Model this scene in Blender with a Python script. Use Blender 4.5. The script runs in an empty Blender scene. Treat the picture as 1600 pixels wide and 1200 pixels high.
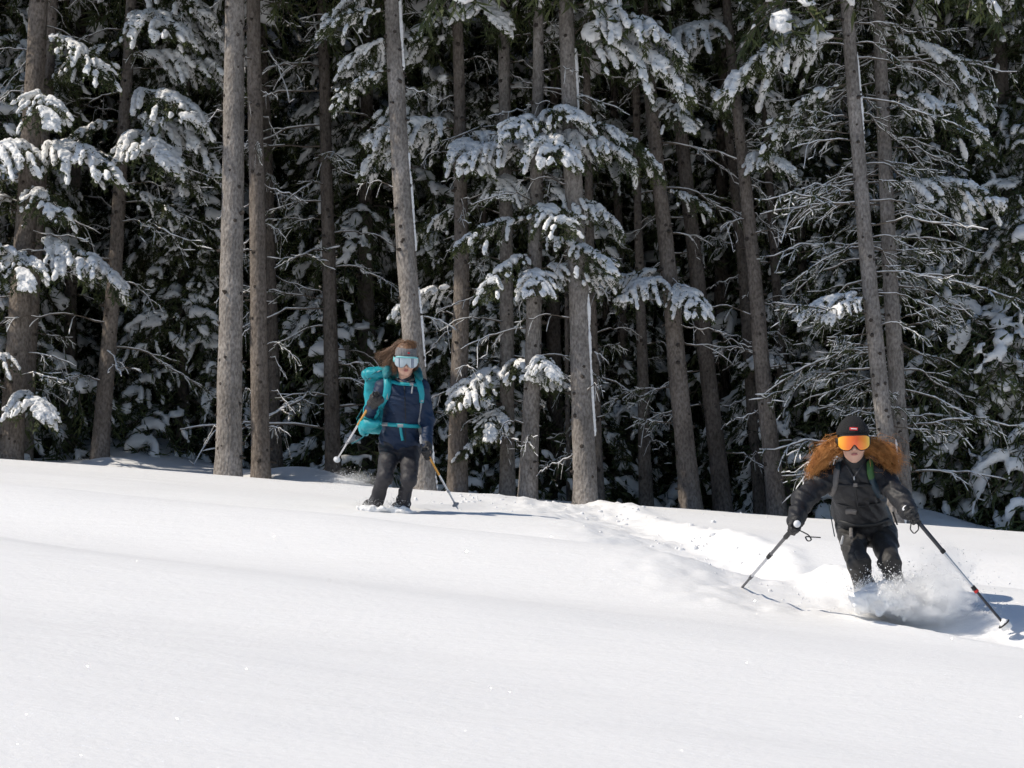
import bpy, math, random
import numpy as np
from mathutils import Vector

R = math.radians
sc = bpy.context.scene
C = sc.collection

# ------------------------------------------------------------------ camera, sky, sun, exposure
F_PX = 4000.0                     # focal length in photo pixels (photo is 1600 x 1200)
PITCH = R(7.0)
cam_d = bpy.data.cameras.new('camera'); cam = bpy.data.objects.new('camera', cam_d); C.objects.link(cam)
cam_d.sensor_width = 36.0; cam_d.lens = 36.0 * F_PX / 1600.0
cam_d.clip_start = 0.1; cam_d.clip_end = 2000
cam.location = (0, 0, 0); cam.rotation_euler = (math.pi / 2 + PITCH, 0, 0)
sc.camera = cam

SUN_EL, SUN_FROM = R(45), R(-76)   # elevation; azimuth the light comes from (0 = behind camera, -90 = left)
sx, sy = math.sin(SUN_FROM), -math.cos(SUN_FROM)
sun_dir = Vector((sx * math.cos(SUN_EL), sy * math.cos(SUN_EL), math.sin(SUN_EL)))   # towards the sun
w = bpy.data.worlds.new('World'); sc.world = w; w.use_nodes = True
nt = w.node_tree; bg = nt.nodes['Background']
sky = nt.nodes.new('ShaderNodeTexSky'); sky.sky_type = 'NISHITA'; sky.sun_disc = False
sky.sun_elevation = SUN_EL; sky.sun_rotation = math.atan2(sun_dir.x, sun_dir.y)
sky.altitude = 1500; sky.ozone_density = 2.6
nt.links.new(sky.outputs[0], bg.inputs[0]); bg.inputs[1].default_value = 0.10
sun_d = bpy.data.lights.new('sun', 'SUN'); sun_d.energy = 3.9; sun_d.angle = R(0.53); sun_d.color = (1.0, 0.915, 0.79)
sun = bpy.data.objects.new('sun', sun_d); C.objects.link(sun)
sun.rotation_euler = (-sun_dir).to_track_quat('-Z', 'Y').to_euler()
sc.view_settings.view_transform = 'Standard'; sc.view_settings.look = 'None'
sc.view_settings.exposure = 0.03; sc.view_settings.gamma = 1.0
sc.view_settings.use_curve_mapping = False
sc.render.engine = 'CYCLES'
cy = sc.cycles
cy.use_denoising = True; cy.max_bounces = 24; cy.diffuse_bounces = 2; cy.time_limit = 800; cy.volume_bounces = 24; cy.glossy_bounces = 3; cy.transmission_bounces = 2
cy.use_adaptive_sampling = True; cy.adaptive_threshold = .03; cy.adaptive_min_samples = 16; cy.sample_clamp_indirect = 6

cp, sp = math.cos(PITCH), math.sin(PITCH)
def pix(u, v, d):
    """world point seen at photo pixel (u, v) at distance d along the optical axis"""
    a, b = (u - 800.0) / F_PX, (600.0 - v) / F_PX
    return np.array([d * a, d * (cp - sp * b), d * (sp + cp * b)])

# ------------------------------------------------------------------ numpy noise / sdf / meshing helpers
def _h(ix, iy, iz, seed):
    n = (ix * 374761393 + iy * 668265263 + iz * 2147483647 + seed * 974634533) & 0xffffffff
    n = ((n ^ (n >> 13)) * 1274126177) & 0xffffffff
    n = ((n ^ (n >> 16)) * 2246822519) & 0xffffffff
    return ((n ^ (n >> 15)) & 0xffffff) / float(0xffffff)
def noise3(P, seed=0):
    P = np.asarray(P, float); i = np.floor(P).astype(np.int64); f = P - i; f = f * f * (3 - 2 * f)
    x, y, z = i[..., 0], i[..., 1], i[..., 2]; fx, fy, fz = f[..., 0], f[..., 1], f[..., 2]
    def L(dy, dz):
        return _h(x, y + dy, z + dz, seed) * (1 - fx) + _h(x + 1, y + dy, z + dz, seed) * fx
    return (L(0, 0) * (1 - fy) + L(1, 0) * fy) * (1 - fz) + (L(0, 1) * (1 - fy) + L(1, 1) * fy) * fz
def fbm(P, seed=0, o=3):
    s, a, t = 0, 1.0, 0
    for k in range(o):
        s = s + a * noise3(P * (2 ** k) + 17.3 * k, seed + k); t += a; a *= .5
    return s / t
def fbm2(x, y, seed=0, o=3):
    return fbm(np.stack([x, y, np.zeros_like(x) + .37], -1), seed, o)
def smin(a, b, k):
    h = np.clip(.5 + .5 * (b - a) / k, 0, 1)
    return b * (1 - h) + a * h - k * h * (1 - h)
class SDF:
    """smooth union of round cones / ellipsoids / rounded boxes, meshed by surface nets"""
    def __init__(s): s.p = []
    def cone(s, a, b, ra, rb, k=.03, sub=False):
        s.p.append(('c', np.asarray(a, float), np.asarray(b, float), ra, rb, k, sub)); return s
    def chain(s, pts, rs, k=.03):
        for i in range(len(pts) - 1): s.cone(pts[i], pts[i + 1], rs[i], rs[i + 1], k)
        return s
    def ell(s, c, r, M=None, k=.03, sub=False):
        s.p.append(('e', np.asarray(c, float), np.eye(3) if M is None else np.asarray(M, float), np.asarray(r, float), 0, k, sub)); return s
    def box(s, c, r, M=None, rnd=.02, k=.02, sub=False):
        s.p.append(('b', np.asarray(c, float), np.eye(3) if M is None else np.asarray(M, float), np.asarray(r, float), rnd, k, sub)); return s
    @staticmethod
    def d1(q, P):
        if q[0] == 'c':
            a, b, ra, rb = q[1:5]; ab = b - a
            t = np.clip(((P - a) @ ab) / max(ab @ ab, 1e-9), 0, 1)
            return np.linalg.norm(P - a - t[..., None] * ab, axis=-1) - (ra + t * (rb - ra))
        X = (P - q[1]) @ q[2].T
        if q[0] == 'e':
            k0 = np.linalg.norm(X / q[3], axis=-1); k1 = np.linalg.norm(X / q[3] ** 2, axis=-1)
            return k0 * (k0 - 1) / np.maximum(k1, 1e-6)
        Q = np.abs(X) - (q[3] - q[4])
        return np.linalg.norm(np.maximum(Q, 0), axis=-1) + np.minimum(Q.max(-1), 0) - q[4]
    def bb(s, q):
        if q[0] == 'c': return np.minimum(q[1] - q[3], q[2] - q[4]), np.maximum(q[1] + q[3], q[2] + q[4])
        e = np.sqrt(((q[2].T * q[3]) ** 2).sum(1)); return q[1] - e, q[1] + e
    def __call__(s, P):
        P = np.asarray(P, float); f = np.full(P.shape[:-1], 9.0)
        for q in s.p:
            d = s.d1(q, P); f = -smin(-f, d, q[5]) if q[6] else smin(f, d, q[5])
        return f
    def mesh(s, h, disp=None, band=.05, clip=None):
        B = [s.bb(q) for q in s.p if not q[6]]
        lo = np.min([b[0] for b in B], 0) - .03 - 3 * h; hi = np.max([b[1] for b in B], 0) + .03 + 3 * h
        n = np.ceil((hi - lo) / h).astype(int) + 1
        ax = [lo[i] + h * np.arange(n[i]) for i in range(3)]
        F = np.full(n, .3)
        for q in s.p:
            b0, b1 = s.bb(q); m = q[5] + .03 + 2 * h
            i0 = np.maximum(np.floor((b0 - m - lo) / h).astype(int), 0); i1 = np.minimum(np.ceil((b1 + m - lo) / h).astype(int) + 1, n)
            if np.any(i1 <= i0): continue
            sl = tuple(slice(i0[i], i1[i]) for i in range(3))
            P = np.stack(np.meshgrid(*[ax[i][sl[i]] for i in range(3)], indexing='ij'), -1)
            d = s.d1(q, P)
            F[sl] = -smin(-F[sl], d, q[5]) if q[6] else smin(F[sl], d, q[5])
        if disp is not None:
            I = np.argwhere(np.abs(F) < band); P = lo + I * h
            F[I[:, 0], I[:, 1], I[:, 2]] -= disp(P)
        if clip is not None:
            I = np.argwhere(F < .08); P = lo + I * h
            F[I[:, 0], I[:, 1], I[:, 2]] = np.maximum(F[I[:, 0], I[:, 1], I[:, 2]], clip(P))
        return surface_nets(F, lo, h)
CORN = np.array([[i, j, k] for i in (0, 1) for j in (0, 1) for k in (0, 1)])
EDG = [(a, b) for a in range(8) for b in range(a + 1, 8) if np.abs(CORN[a] - CORN[b]).sum() == 1]
def surface_nets(F, lo, h):
    S = F < 0; n = np.array(F.shape)
    cnt = np.zeros(n - 1, np.int8)
    for c in CORN: cnt += S[c[0]:n[0] - 1 + c[0], c[1]:n[1] - 1 + c[1], c[2]:n[2] - 1 + c[2]]
    act = np.argwhere((cnt > 0) & (cnt < 8))
    ids = np.full(n - 1, -1, np.int64); ids[act[:, 0], act[:, 1], act[:, 2]] = np.arange(len(act))
    f = np.stack([F[act[:, 0] + c[0], act[:, 1] + c[1], act[:, 2] + c[2]] for c in CORN], 1)
    acc = np.zeros((len(act), 3)); num = np.zeros(len(act))
    for a, b in EDG:
        m = (f[:, a] < 0) != (f[:, b] < 0)
        t = f[m, a] / (f[m, a] - f[m, b])
        acc[m] += CORN[a] + t[:, None] * (CORN[b] - CORN[a]); num[m] += 1
    V = lo + h * (act + acc / num[:, None])
    Q = []
    for ax in range(3):
        sl0 = [slice(1, None)] * 3; sl0[ax] = slice(0, n[ax] - 1); sl1 = [slice(1, None)] * 3; sl1[ax] = slice(1, n[ax])
        # keep the last index of the other axes inside the cell grid
        for o in range(3):
            if o != ax: sl0[o] = slice(1, n[o] - 1); sl1[o] = slice(1, n[o] - 1)
        A, Bv = S[tuple(sl0)], S[tuple(sl1)]
        for flip in (0, 1):
            E = np.argwhere(A & ~Bv) if not flip else np.argwhere(~A & Bv)
            if len(E) == 0: continue
            o1, o2 = [o for o in range(3) if o != ax]
            E = E.copy(); E[:, o1] += 1; E[:, o2] += 1
            def g(d1, d2):
                X = E.copy(); X[:, o1] += d1; X[:, o2] += d2; return ids[X[:, 0], X[:, 1], X[:, 2]]
            q = np.stack([g(-1, -1), g(0, -1), g(0, 0), g(-1, 0)], 1)
            if (flip == 1) != (ax == 1): q = q[:, ::-1]
            Q.append(q)
    return V, np.concatenate(Q)

class MB:
    """collects geometry (verts, tris / quads with material index)"""
    def __init__(s): s.V = []; s.F = []; s.n = 0
    def add(s, V, F, mat=0):
        V = np.asarray(V, float); F = np.asarray(F, np.int64)
        s.V.append(V); s.F.append((F + s.n, mat)); s.n += len(V); return s
    def tube(s, pts, rad, sides=6, mat=0, squash=1.0, cap=True):
        pts = np.asarray(pts, float); n = len(pts); rad = np.broadcast_to(np.asarray(rad, float), (n,))
        T = np.gradient(pts, axis=0); T /= np.maximum(np.linalg.norm(T, axis=1, keepdims=True), 1e-9)
        ref = np.array([0, 0, 1.0]) if abs(T[:, 2]).mean() < .8 else np.array([1.0, 0, 0])
        A = np.cross(T, ref); A /= np.maximum(np.linalg.norm(A, axis=1, keepdims=True), 1e-9); B = np.cross(A, T)
        an = np.arange(sides) * 2 * np.pi / sides
        V = pts[:, None] + rad[:, None, None] * (np.cos(an)[None, :, None] * A[:, None] + squash * np.sin(an)[None, :, None] * B[:, None])
        V = V.reshape(-1, 3); i = np.arange(n - 1)[:, None] * sides; j = np.arange(sides)[None]; j2 = (j + 1) % sides
        Fq = np.stack([i + j, i + sides + j, i + sides + j2, i + j2], -1).reshape(-1, 4)
        s.add(V, Fq, mat)
        if cap:
            k = s.n
            for e, c in ((0, pts[0]), (n - 1, pts[-1])):
                ring = np.vstack([V[e * sides:(e + 1) * sides], c[None]]); jj = np.arange(sides)
                t = np.stack([jj, (jj + 1) % sides, np.full(sides, sides)], 1)
                s.add(ring, t if e == 0 else t[:, ::-1], mat)
        return s
    def box(s, c, r, M=None, mat=0):
        V = (CORN * 2 - 1) * np.asarray(r, float); V = V @ (np.eye(3) if M is None else np.asarray(M)) + c
        return s.add(V, [[0, 1, 3, 2], [4, 6, 7, 5], [0, 4, 5, 1], [2, 3, 7, 6], [0, 2, 6, 4], [1, 5, 7, 3]], mat)
    def mesh(s, name, mats, smooth=True, base=None):
        V = np.concatenate(s.V)
        if base is not None: V = V - np.asarray(base, float)
        me = bpy.data.meshes.new(name)
        lt = np.concatenate([np.full(len(f), f.shape[1]) for f, m in s.F]); li = np.concatenate([f.ravel() for f, m in s.F])
        mi = np.concatenate([np.full(len(f), m) for f, m in s.F])
        me.vertices.add(len(V)); me.vertices.foreach_set('co', V.astype(np.float32).ravel())
        me.loops.add(len(li)); me.loops.foreach_set('vertex_index', li.astype(np.int32))
        me.polygons.add(len(lt)); me.polygons.foreach_set('loop_start', np.concatenate([[0], np.cumsum(lt)[:-1]]).astype(np.int32))
        me.polygons.foreach_set('material_index', mi.astype(np.int32))
        me.polygons.foreach_set('use_smooth', np.full(len(lt), smooth))
        for m in (mats if isinstance(mats, (list, tuple)) else [mats]): me.materials.append(m)
        me.update(calc_edges=True); return me
def obj(name, me, parent=None, loc=None, rz=0, scale=None):
    o = bpy.data.objects.new(name, me); C.objects.link(o)
    if parent is not None: o.parent = parent
    if loc is not None: o.location = loc
    if rz: o.rotation_euler = (0, 0, rz)
    if scale is not None: o.scale = (scale,) * 3 if np.isscalar(scale) else scale
    return o
def part(name, mb, mats, parent=None, base=None, smooth=True):
    if mb.n == 0: return None
    return obj(name, mb.mesh(name, mats, smooth, base), parent)
def VF(vf): return MB().add(*vf)
def thing(name, label, cat, loc=(0, 0, 0), group=None):
    o = bpy.data.objects.new(name, None); C.objects.link(o); o.location = loc; o.empty_display_size = .2
    return tag(o, label, cat, group)
def tag(o, label, cat, group=None, kind=None):
    o['label'] = label
    if cat: o['category'] = cat
    if group: o['group'] = group
    if kind: o['kind'] = kind
    return o

# ------------------------------------------------------------------ materials
def mat(name, col, rough=.6, var=None, scale=20, bump=0, bscale=80, metal=0, spec=.5, stretch=(1, 1, 1), sheen=0, coat=0, detail=4):
    m = bpy.data.materials.new(name); m.use_nodes = True; t = m.node_tree; p = t.nodes['Principled BSDF']
    p.inputs['Base Color'].default_value = (*col, 1); p.inputs['Roughness'].default_value = rough
    p.inputs['Metallic'].default_value = metal; p.inputs['Specular IOR Level'].default_value = spec
    if sheen: p.inputs['Sheen Weight'].default_value = sheen
    if coat: p.inputs['Coat Weight'].default_value = coat
    if var or bump:
        tc = t.nodes.new('ShaderNodeTexCoord'); mp = t.nodes.new('ShaderNodeMapping'); mp.inputs['Scale'].default_value = stretch
        t.links.new(tc.outputs['Object'], mp.inputs[0])
    if var:
        n = t.nodes.new('ShaderNodeTexNoise'); n.inputs['Scale'].default_value = scale; n.inputs['Detail'].default_value = detail
        r = t.nodes.new('ShaderNodeValToRGB'); r.color_ramp.elements[0].position = .3; r.color_ramp.elements[1].position = .7
        r.color_ramp.elements[0].color = (*col, 1); r.color_ramp.elements[1].color = (*var, 1)
        t.links.new(mp.outputs[0], n.inputs[0]); t.links.new(n.outputs[0], r.inputs[0]); t.links.new(r.outputs[0], p.inputs['Base Color'])
    if bump:
        n = t.nodes.new('ShaderNodeTexNoise'); n.inputs['Scale'].default_value = bscale; n.inputs['Detail'].default_value = 4
        b = t.nodes.new('ShaderNodeBump'); b.inputs['Strength'].default_value = bump; b.inputs['Distance'].default_value = .02
        t.links.new(mp.outputs[0], n.inputs[0]); t.links.new(n.outputs[0], b.inputs['Height']); t.links.new(b.outputs[0], p.inputs['Normal'])
    return m
M = {}
def snow_material(name, ground):
    m = bpy.data.materials.new(name); m.use_nodes = True; t = m.node_tree; p = t.nodes['Principled BSDF']
    p.inputs['Base Color'].default_value = (.89, .888, .885, 1); p.inputs['Roughness'].default_value = .75
    p.inputs['Specular IOR Level'].default_value = .25
    tc = t.nodes.new('ShaderNodeTexCoord')
    last = None
    for s, st, d in (((1.3, 3.5, 3.5), .3, .05), ((20, 26, 26), .3, .012), ((160, 160, 160), .3, .004)) if ground else (((30, 30, 30), .4, .02), ((120, 120, 120), .3, .006)):
        mp = t.nodes.new('ShaderNodeMapping'); mp.inputs['Scale'].default_value = s
        n = t.nodes.new('ShaderNodeTexNoise'); n.inputs['Scale'].default_value = 1; n.inputs['Detail'].default_value = 3
        b = t.nodes.new('ShaderNodeBump'); b.inputs['Strength'].default_value = st; b.inputs['Distance'].default_value = d
        t.links.new(tc.outputs['Object'], mp.inputs[0]); t.links.new(mp.outputs[0], n.inputs[0]); t.links.new(n.outputs[0], b.inputs['Height'])
        if last: t.links.new(last.outputs[0], b.inputs['Normal'])
        last = b
    t.links.new(last.outputs[0], p.inputs['Normal'])
    if ground:   # ice crystals: rare tiny facets, each with its own tilt, that mirror the sun
        vo = t.nodes.new('ShaderNodeTexVoronoi'); vo.inputs['Scale'].default_value = 105
        t.links.new(tc.outputs['Object'], vo.inputs['Vector'])
        sep = t.nodes.new('ShaderNodeSeparateColor'); t.links.new(vo.outputs['Color'], sep.inputs[0])
        gt = t.nodes.new('ShaderNodeMath'); gt.operation = 'GREATER_THAN'; gt.inputs[1].default_value = .965
        lt = t.nodes.new('ShaderNodeMath'); lt.operation = 'LESS_THAN'; lt.inputs[1].default_value = .35
        mu = t.nodes.new('ShaderNodeMath'); mu.operation = 'MULTIPLY'
        t.links.new(sep.outputs[0], gt.inputs[0]); t.links.new(vo.outputs['Distance'], lt.inputs[0])
        t.links.new(gt.outputs[0], mu.inputs[0]); t.links.new(lt.outputs[0], mu.inputs[1])
        wn = t.nodes.new('ShaderNodeTexWhiteNoise'); t.links.new(vo.outputs['Position'], wn.inputs['Vector'])
        sb = t.nodes.new('ShaderNodeVectorMath'); sb.operation = 'SUBTRACT'; sb.inputs[1].default_value = (.5, .5, .5)
        sc2 = t.nodes.new('ShaderNodeVectorMath'); sc2.operation = 'SCALE'; sc2.inputs['Scale'].default_value = 1.6
        ge = t.nodes.new('ShaderNodeNewGeometry'); ad = t.nodes.new('ShaderNodeVectorMath'); ad.operation = 'ADD'
        no = t.nodes.new('ShaderNodeVectorMath'); no.operation = 'NORMALIZE'
        t.links.new(wn.outputs['Color'], sb.inputs[0]); t.links.new(sb.outputs[0], sc2.inputs[0])
        t.links.new(sc2.outputs[0], ad.inputs[0]); t.links.new(ge.outputs['Normal'], ad.inputs[1]); t.links.new(ad.outputs[0], no.inputs[0])
        gl = t.nodes.new('ShaderNodeBsdfGlossy'); gl.inputs['Roughness'].default_value = .12; t.links.new(no.outputs[0], gl.inputs['Normal'])
        cb = t.nodes.new('ShaderNodeCombineColor')
        for k in range(3): t.links.new(mu.outputs[0], cb.inputs[k])
        t.links.new(cb.outputs[0], gl.inputs['Color'])
        mx = t.nodes.new('ShaderNodeAddShader'); out = t.nodes['Material Output']
        t.links.new(p.outputs[0], mx.inputs[0]); t.links.new(gl.outputs[0], mx.inputs[1])
        t.links.new(mx.outputs[0], out.inputs['Surface'])
    return m
M['snow'] = snow_material('snow_field', True); M['snow2'] = snow_material('snow_load', False)
def bark(name, c0, c1, c2):
    m = bpy.data.materials.new(name); m.use_nodes = True; t = m.node_tree; p = t.nodes['Principled BSDF']
    p.inputs['Roughness'].default_value = .9; p.inputs['Specular IOR Level'].default_value = .15
    tc = t.nodes.new('ShaderNodeTexCoord'); mp = t.nodes.new('ShaderNodeMapping'); mp.inputs['Scale'].default_value = (1, 1, .55)
    t.links.new(tc.outputs['Object'], mp.inputs[0])
    v = t.nodes.new('ShaderNodeTexVoronoi'); v.inputs['Scale'].default_value = 34; v.inputs['Randomness'].default_value = 1
    n = t.nodes.new('ShaderNodeTexNoise'); n.inputs['Scale'].default_value = 3.2; n.inputs['Detail'].default_value = 8; n.inputs['Roughness'].default_value = .7
    n2 = t.nodes.new('ShaderNodeTexNoise'); n2.inputs['Scale'].default_value = 48; n2.inputs['Detail'].default_value = 5
    for q in (v, n, n2): t.links.new(mp.outputs[0], q.inputs['Vector'])
    r = t.nodes.new('ShaderNodeValToRGB'); e = r.color_ramp.elements
    e[0].position = .33; e[0].color = (*c0, 1); e[1].position = .68; e[1].color = (*c2, 1); e.new(.5).color = (*c1, 1)
    t.links.new(n.outputs[0], r.inputs[0])
    r2 = t.nodes.new('ShaderNodeValToRGB'); r2.color_ramp.elements[0].position = .34; r2.color_ramp.elements[0].color = (.6, .58, .57, 1)
    r2.color_ramp.elements[1].position = .62; r2.color_ramp.elements[1].color = (1.15, 1.15, 1.15, 1); t.links.new(n2.outputs[0], r2.inputs[0])
    mx = t.nodes.new('ShaderNodeMix'); mx.data_type = 'RGBA'; mx.blend_type = 'MULTIPLY'; mx.inputs[0].default_value = 1
    t.links.new(r.outputs[0], mx.inputs[6]); t.links.new(r2.outputs[0], mx.inputs[7]); t.links.new(mx.outputs[2], p.inputs['Base Color'])
    ad = t.nodes.new('ShaderNodeMath'); ad.operation = 'ADD'; t.links.new(v.outputs['Distance'], ad.inputs[0]); t.links.new(n2.outputs[0], ad.inputs[1])
    b = t.nodes.new('ShaderNodeBump'); b.inputs['Strength'].default_value = .7; b.inputs['Distance'].default_value = .012
    t.links.new(ad.outputs[0], b.inputs['Height']); t.links.new(b.outputs[0], p.inputs['Normal'])
    return m
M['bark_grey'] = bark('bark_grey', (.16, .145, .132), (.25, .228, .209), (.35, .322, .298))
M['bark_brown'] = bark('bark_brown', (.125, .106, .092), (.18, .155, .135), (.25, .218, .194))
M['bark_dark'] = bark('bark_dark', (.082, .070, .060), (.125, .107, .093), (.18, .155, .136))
M['twig'] = mat('twig', (.075, .06, .048), .9, (.14, .115, .09), 8)
M['needle'] = mat('needle', (.028, .042, .017), .65, (.08, .095, .034), 2.2, spec=.25)
M['knot'] = mat('knot', (.05, .04, .033), .95)

# ------------------------------------------------------------------ the snow slope
PY = np.array([-40, -5, 0, 5, 10.1, 12.5, 15.1, 20, 25, 30, 36, 45, 80, 200, 600.])
PZ = np.array([-4, -1.9, -1.65, -1.1, -.27, .22, .70, 1.40, 1.955, 2.30, 2.62, 3.05, 4.6, 10, 40])
_yy = np.arange(-40, 600, .1); _zz = np.interp(_yy, PY, PZ)
_k = np.exp(-.5 * (np.arange(-40, 41) / 14.0) ** 2); _k /= _k.sum()
_zz = np.convolve(np.pad(_zz, 40, mode='edge'), _k, 'valid')
BUMPS = []      # (x, y, height, rx, ry)
TRACKS = []     # (points Nx2, depth, half width, ridge)
def ground0(x, y):
    x = np.asarray(x, float); y = np.asarray(y, float)
    z = np.interp(y, _yy, _zz) - .0717 * x + .04 * np.minimum((x / 6.4) ** 2, 3)
    z = z + .16 * (fbm2(x * .10 + 3.1, y * .42 + x * .05, 5, 2) - .5)
    z = z + (.10 * np.exp(-((y - 17.0) / 2.6) ** 2) + .012) * np.sin(1.9 * (y + .40 * x) + 2.4 * fbm2(x * .13, y * .22, 12, 2))
    z = z + .05 * (fbm2(x * .5, y * 1.3, 9, 2) - .5)
    return z
def seg_dist(x, y, P):
    best = np.full(x.shape, 1e9); side = np.zeros(x.shape); tt = np.zeros(x.shape)
    L = np.concatenate([[0], np.cumsum(np.linalg.norm(np.diff(P, axis=0), axis=1))])
    for i in range(len(P) - 1):
        a, b = P[i], P[i + 1]; ab = b - a; l = ab @ ab
        t = np.clip(((x - a[0]) * ab[0] + (y - a[1]) * ab[1]) / l, 0, 1)
        dx, dy = x - a[0] - t * ab[0], y - a[1] - t * ab[1]; d = np.hypot(dx, dy); m = d < best
        best[m] = d[m]; side[m] = np.sign(ab[0] * dy - ab[1] * dx)[m]; tt[m] = (L[i] + t * math.sqrt(l))[m]
    return best, side, tt / L[-1]
def ground(x, y):
    x = np.atleast_1d(np.asarray(x, float)); y = np.atleast_1d(np.asarray(y, float)); z = ground0(x, y)
    for bx, by, h, rx, ry in BUMPS:
        z = z + h * np.exp(-((x - bx) / rx) ** 2 - ((y - by) / ry) ** 2)
    for P, dep, hw, ridge in TRACKS:
        m = (x > P[:, 0].min() - 1.5) & (x < P[:, 0].max() + 1.5) & (y > P[:, 1].min() - 1.5) & (y < P[:, 1].max() + 1.5)
        if not m.any(): continue
        d, s, t = seg_dist(x[m], y[m], P)
        d = np.maximum(d + .10 * (fbm2(x[m] * 3.1, y[m] * 3.1, 21, 2) - .5), 0)
        d = np.where(s < 0, d / 2.3, d) if dep > .1 else d
        k_ = np.clip((t - .38) / .22, 0, 1); k_ = .42 + .58 * k_ * k_ * (3 - 2 * k_) if dep > .1 else 1.0
        prof = -dep * k_ * np.exp(-(d / hw) ** 2.4) + np.where(s > 0, 1, .25) * ridge * np.exp(-((d - hw * 1.55) / (hw * .45)) ** 2) * (fbm2(x[m] * 7, y[m] * 7, 31, 3) * 1.9)
        rough = (1.9 - .9 * k_) * .075 * dep / .12 * (fbm2(x[m] * 9, y[m] * 9, 33, 3) - .5) * np.exp(-(d / (hw * 1.7)) ** 4)
        fade = np.clip(t / .06, 0, 1) * np.clip((1 - t) / .04, 0, 1)
        z[m] += (prof + rough) * fade
    return z
def gz(x, y): return float(ground(x, y)[0])
def hit(u, v, dmax=60):
    """depth at which the line of sight through pixel (u, v) meets the snow"""
    d = np.arange(8, dmax, .02); P = np.stack([pix(u, v, q) for q in d]); g = ground0(P[:, 0], P[:, 1])
    i = np.argmax(P[:, 2] < g)
    return float(d[i]) if (P[:, 2] < g).any() else None
def on_snow(u, v):
    d = hit(u, v); d = 24.5 if d is None else d
    return pix(u, v, d)
TR1 = np.array([on_snow(u, v)[:2] for u, v in ((880, 781), (945, 800), (1015, 822), (1085, 842), (1150, 868), (1230, 893), (1310, 921), (1395, 947))])
TRACKS.append((TR1, .115, .23, .03))
TR2 = np.array([on_snow(u, v)[:2] for u, v in ((560, 792), (615, 797), (690, 799), (800, 786))])
TRACKS.append((TR2, .02, .22, .012))
TR3 = np.array([on_snow(u, v)[:2] for u, v in ((1390, 952), (1470, 970), (1600, 996), (1720, 1024))])
TRACKS.append((TR3, .07, .2, .01))
for u, v, d, h, rx, ry in ((300, 742, 28.2, .16, 1.5, .9), (185, 726, 27.6, .18, .4, .5), (480, 745, 27.5, .22, .6, .5), (215, 720, 30, .5, .8, .8), (420, 740, 31, .4, 1.5, 1.0), (1420, 790, 27.5, .25, .6, .6)):
    p = pix(u, v, d); BUMPS.append((p[0], p[1], h, rx, ry))
def lines(a, b, step, far, n):
    g = np.arange(a, b, step); k = np.linspace(0, 1, n)[1:] ** 2.2
    return np.concatenate([(a - k * (a - far[0]))[::-1], g, g[-1] + k * (far[1] - g[-1])])
gx = lines(-6.4, 6.4, .042, (-260, 260), 42); gy = lines(9.0, 26.5, .05, (-40, 560), 42)
X, Y = np.meshgrid(gx, gy, indexing='ij'); Z = ground(X.ravel(), Y.ravel())
nx, ny = X.shape; i = (np.arange(nx - 1)[:, None] * ny + np.arange(ny - 1)[None]).ravel()
snow = part('snow_slope', MB().add(np.stack([X.ravel(), Y.ravel(), Z], 1), np.stack([i, i + ny, i + ny + 1, i + 1], 1)), M['snow'])
tag(snow, 'smooth sunlit powder snow slope with a fresh ski track running down it', 'snow', kind='structure')

# ------------------------------------------------------------------ tree pieces (shared meshes)
def wiggle(n, L, rng, rise, droop, amp):
    t = np.linspace(0, 1, n)
    w_ = np.cumsum(rng.normal(0, amp, (n, 2)), 0); w_ -= w_[0]
    return np.stack([t * L, w_[:, 0] * L, (rise * t - droop * t * t) * L + w_[:, 1] * L * .6], 1)
def resample(P, n):
    L = np.concatenate([[0], np.cumsum(np.linalg.norm(np.diff(P, axis=0), axis=1))]); q = np.linspace(0, L[-1], n)
    return np.stack([np.interp(q, L, P[:, k]) for k in range(3)], 1)
def snow_ridge(mb, P, r, rng, size, cover, mt):
    """broken ridge of snow lying along the upper side of a twig"""
    L = np.linalg.norm(np.diff(P, axis=0), axis=1).sum(); n = max(5, int(L / .035)); Q = resample(P, n)
    on = fbm2(np.arange(n) * .22 + rng.uniform(0, 99), np.zeros(n), 3, 2) > (1 - cover) * .62 + .1
    i = 0
    while i < n:
        if on[i]:
            j = i
            while j < n and on[j]: j += 1
            if j - i >= 3:
                S = Q[i:j].copy(); m = len(S); e = np.sin(np.linspace(.25, math.pi - .25, m)) ** .5
                rr = size * e * rng.uniform(.65, 1.25, m); S[:, 2] += r + rr * .55; S[:, 1] += rng.normal(0, size * .12, m)
                mb.tube(S, rr, 5, mt, squash=.8)
            i = j
        i += 1
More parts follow.
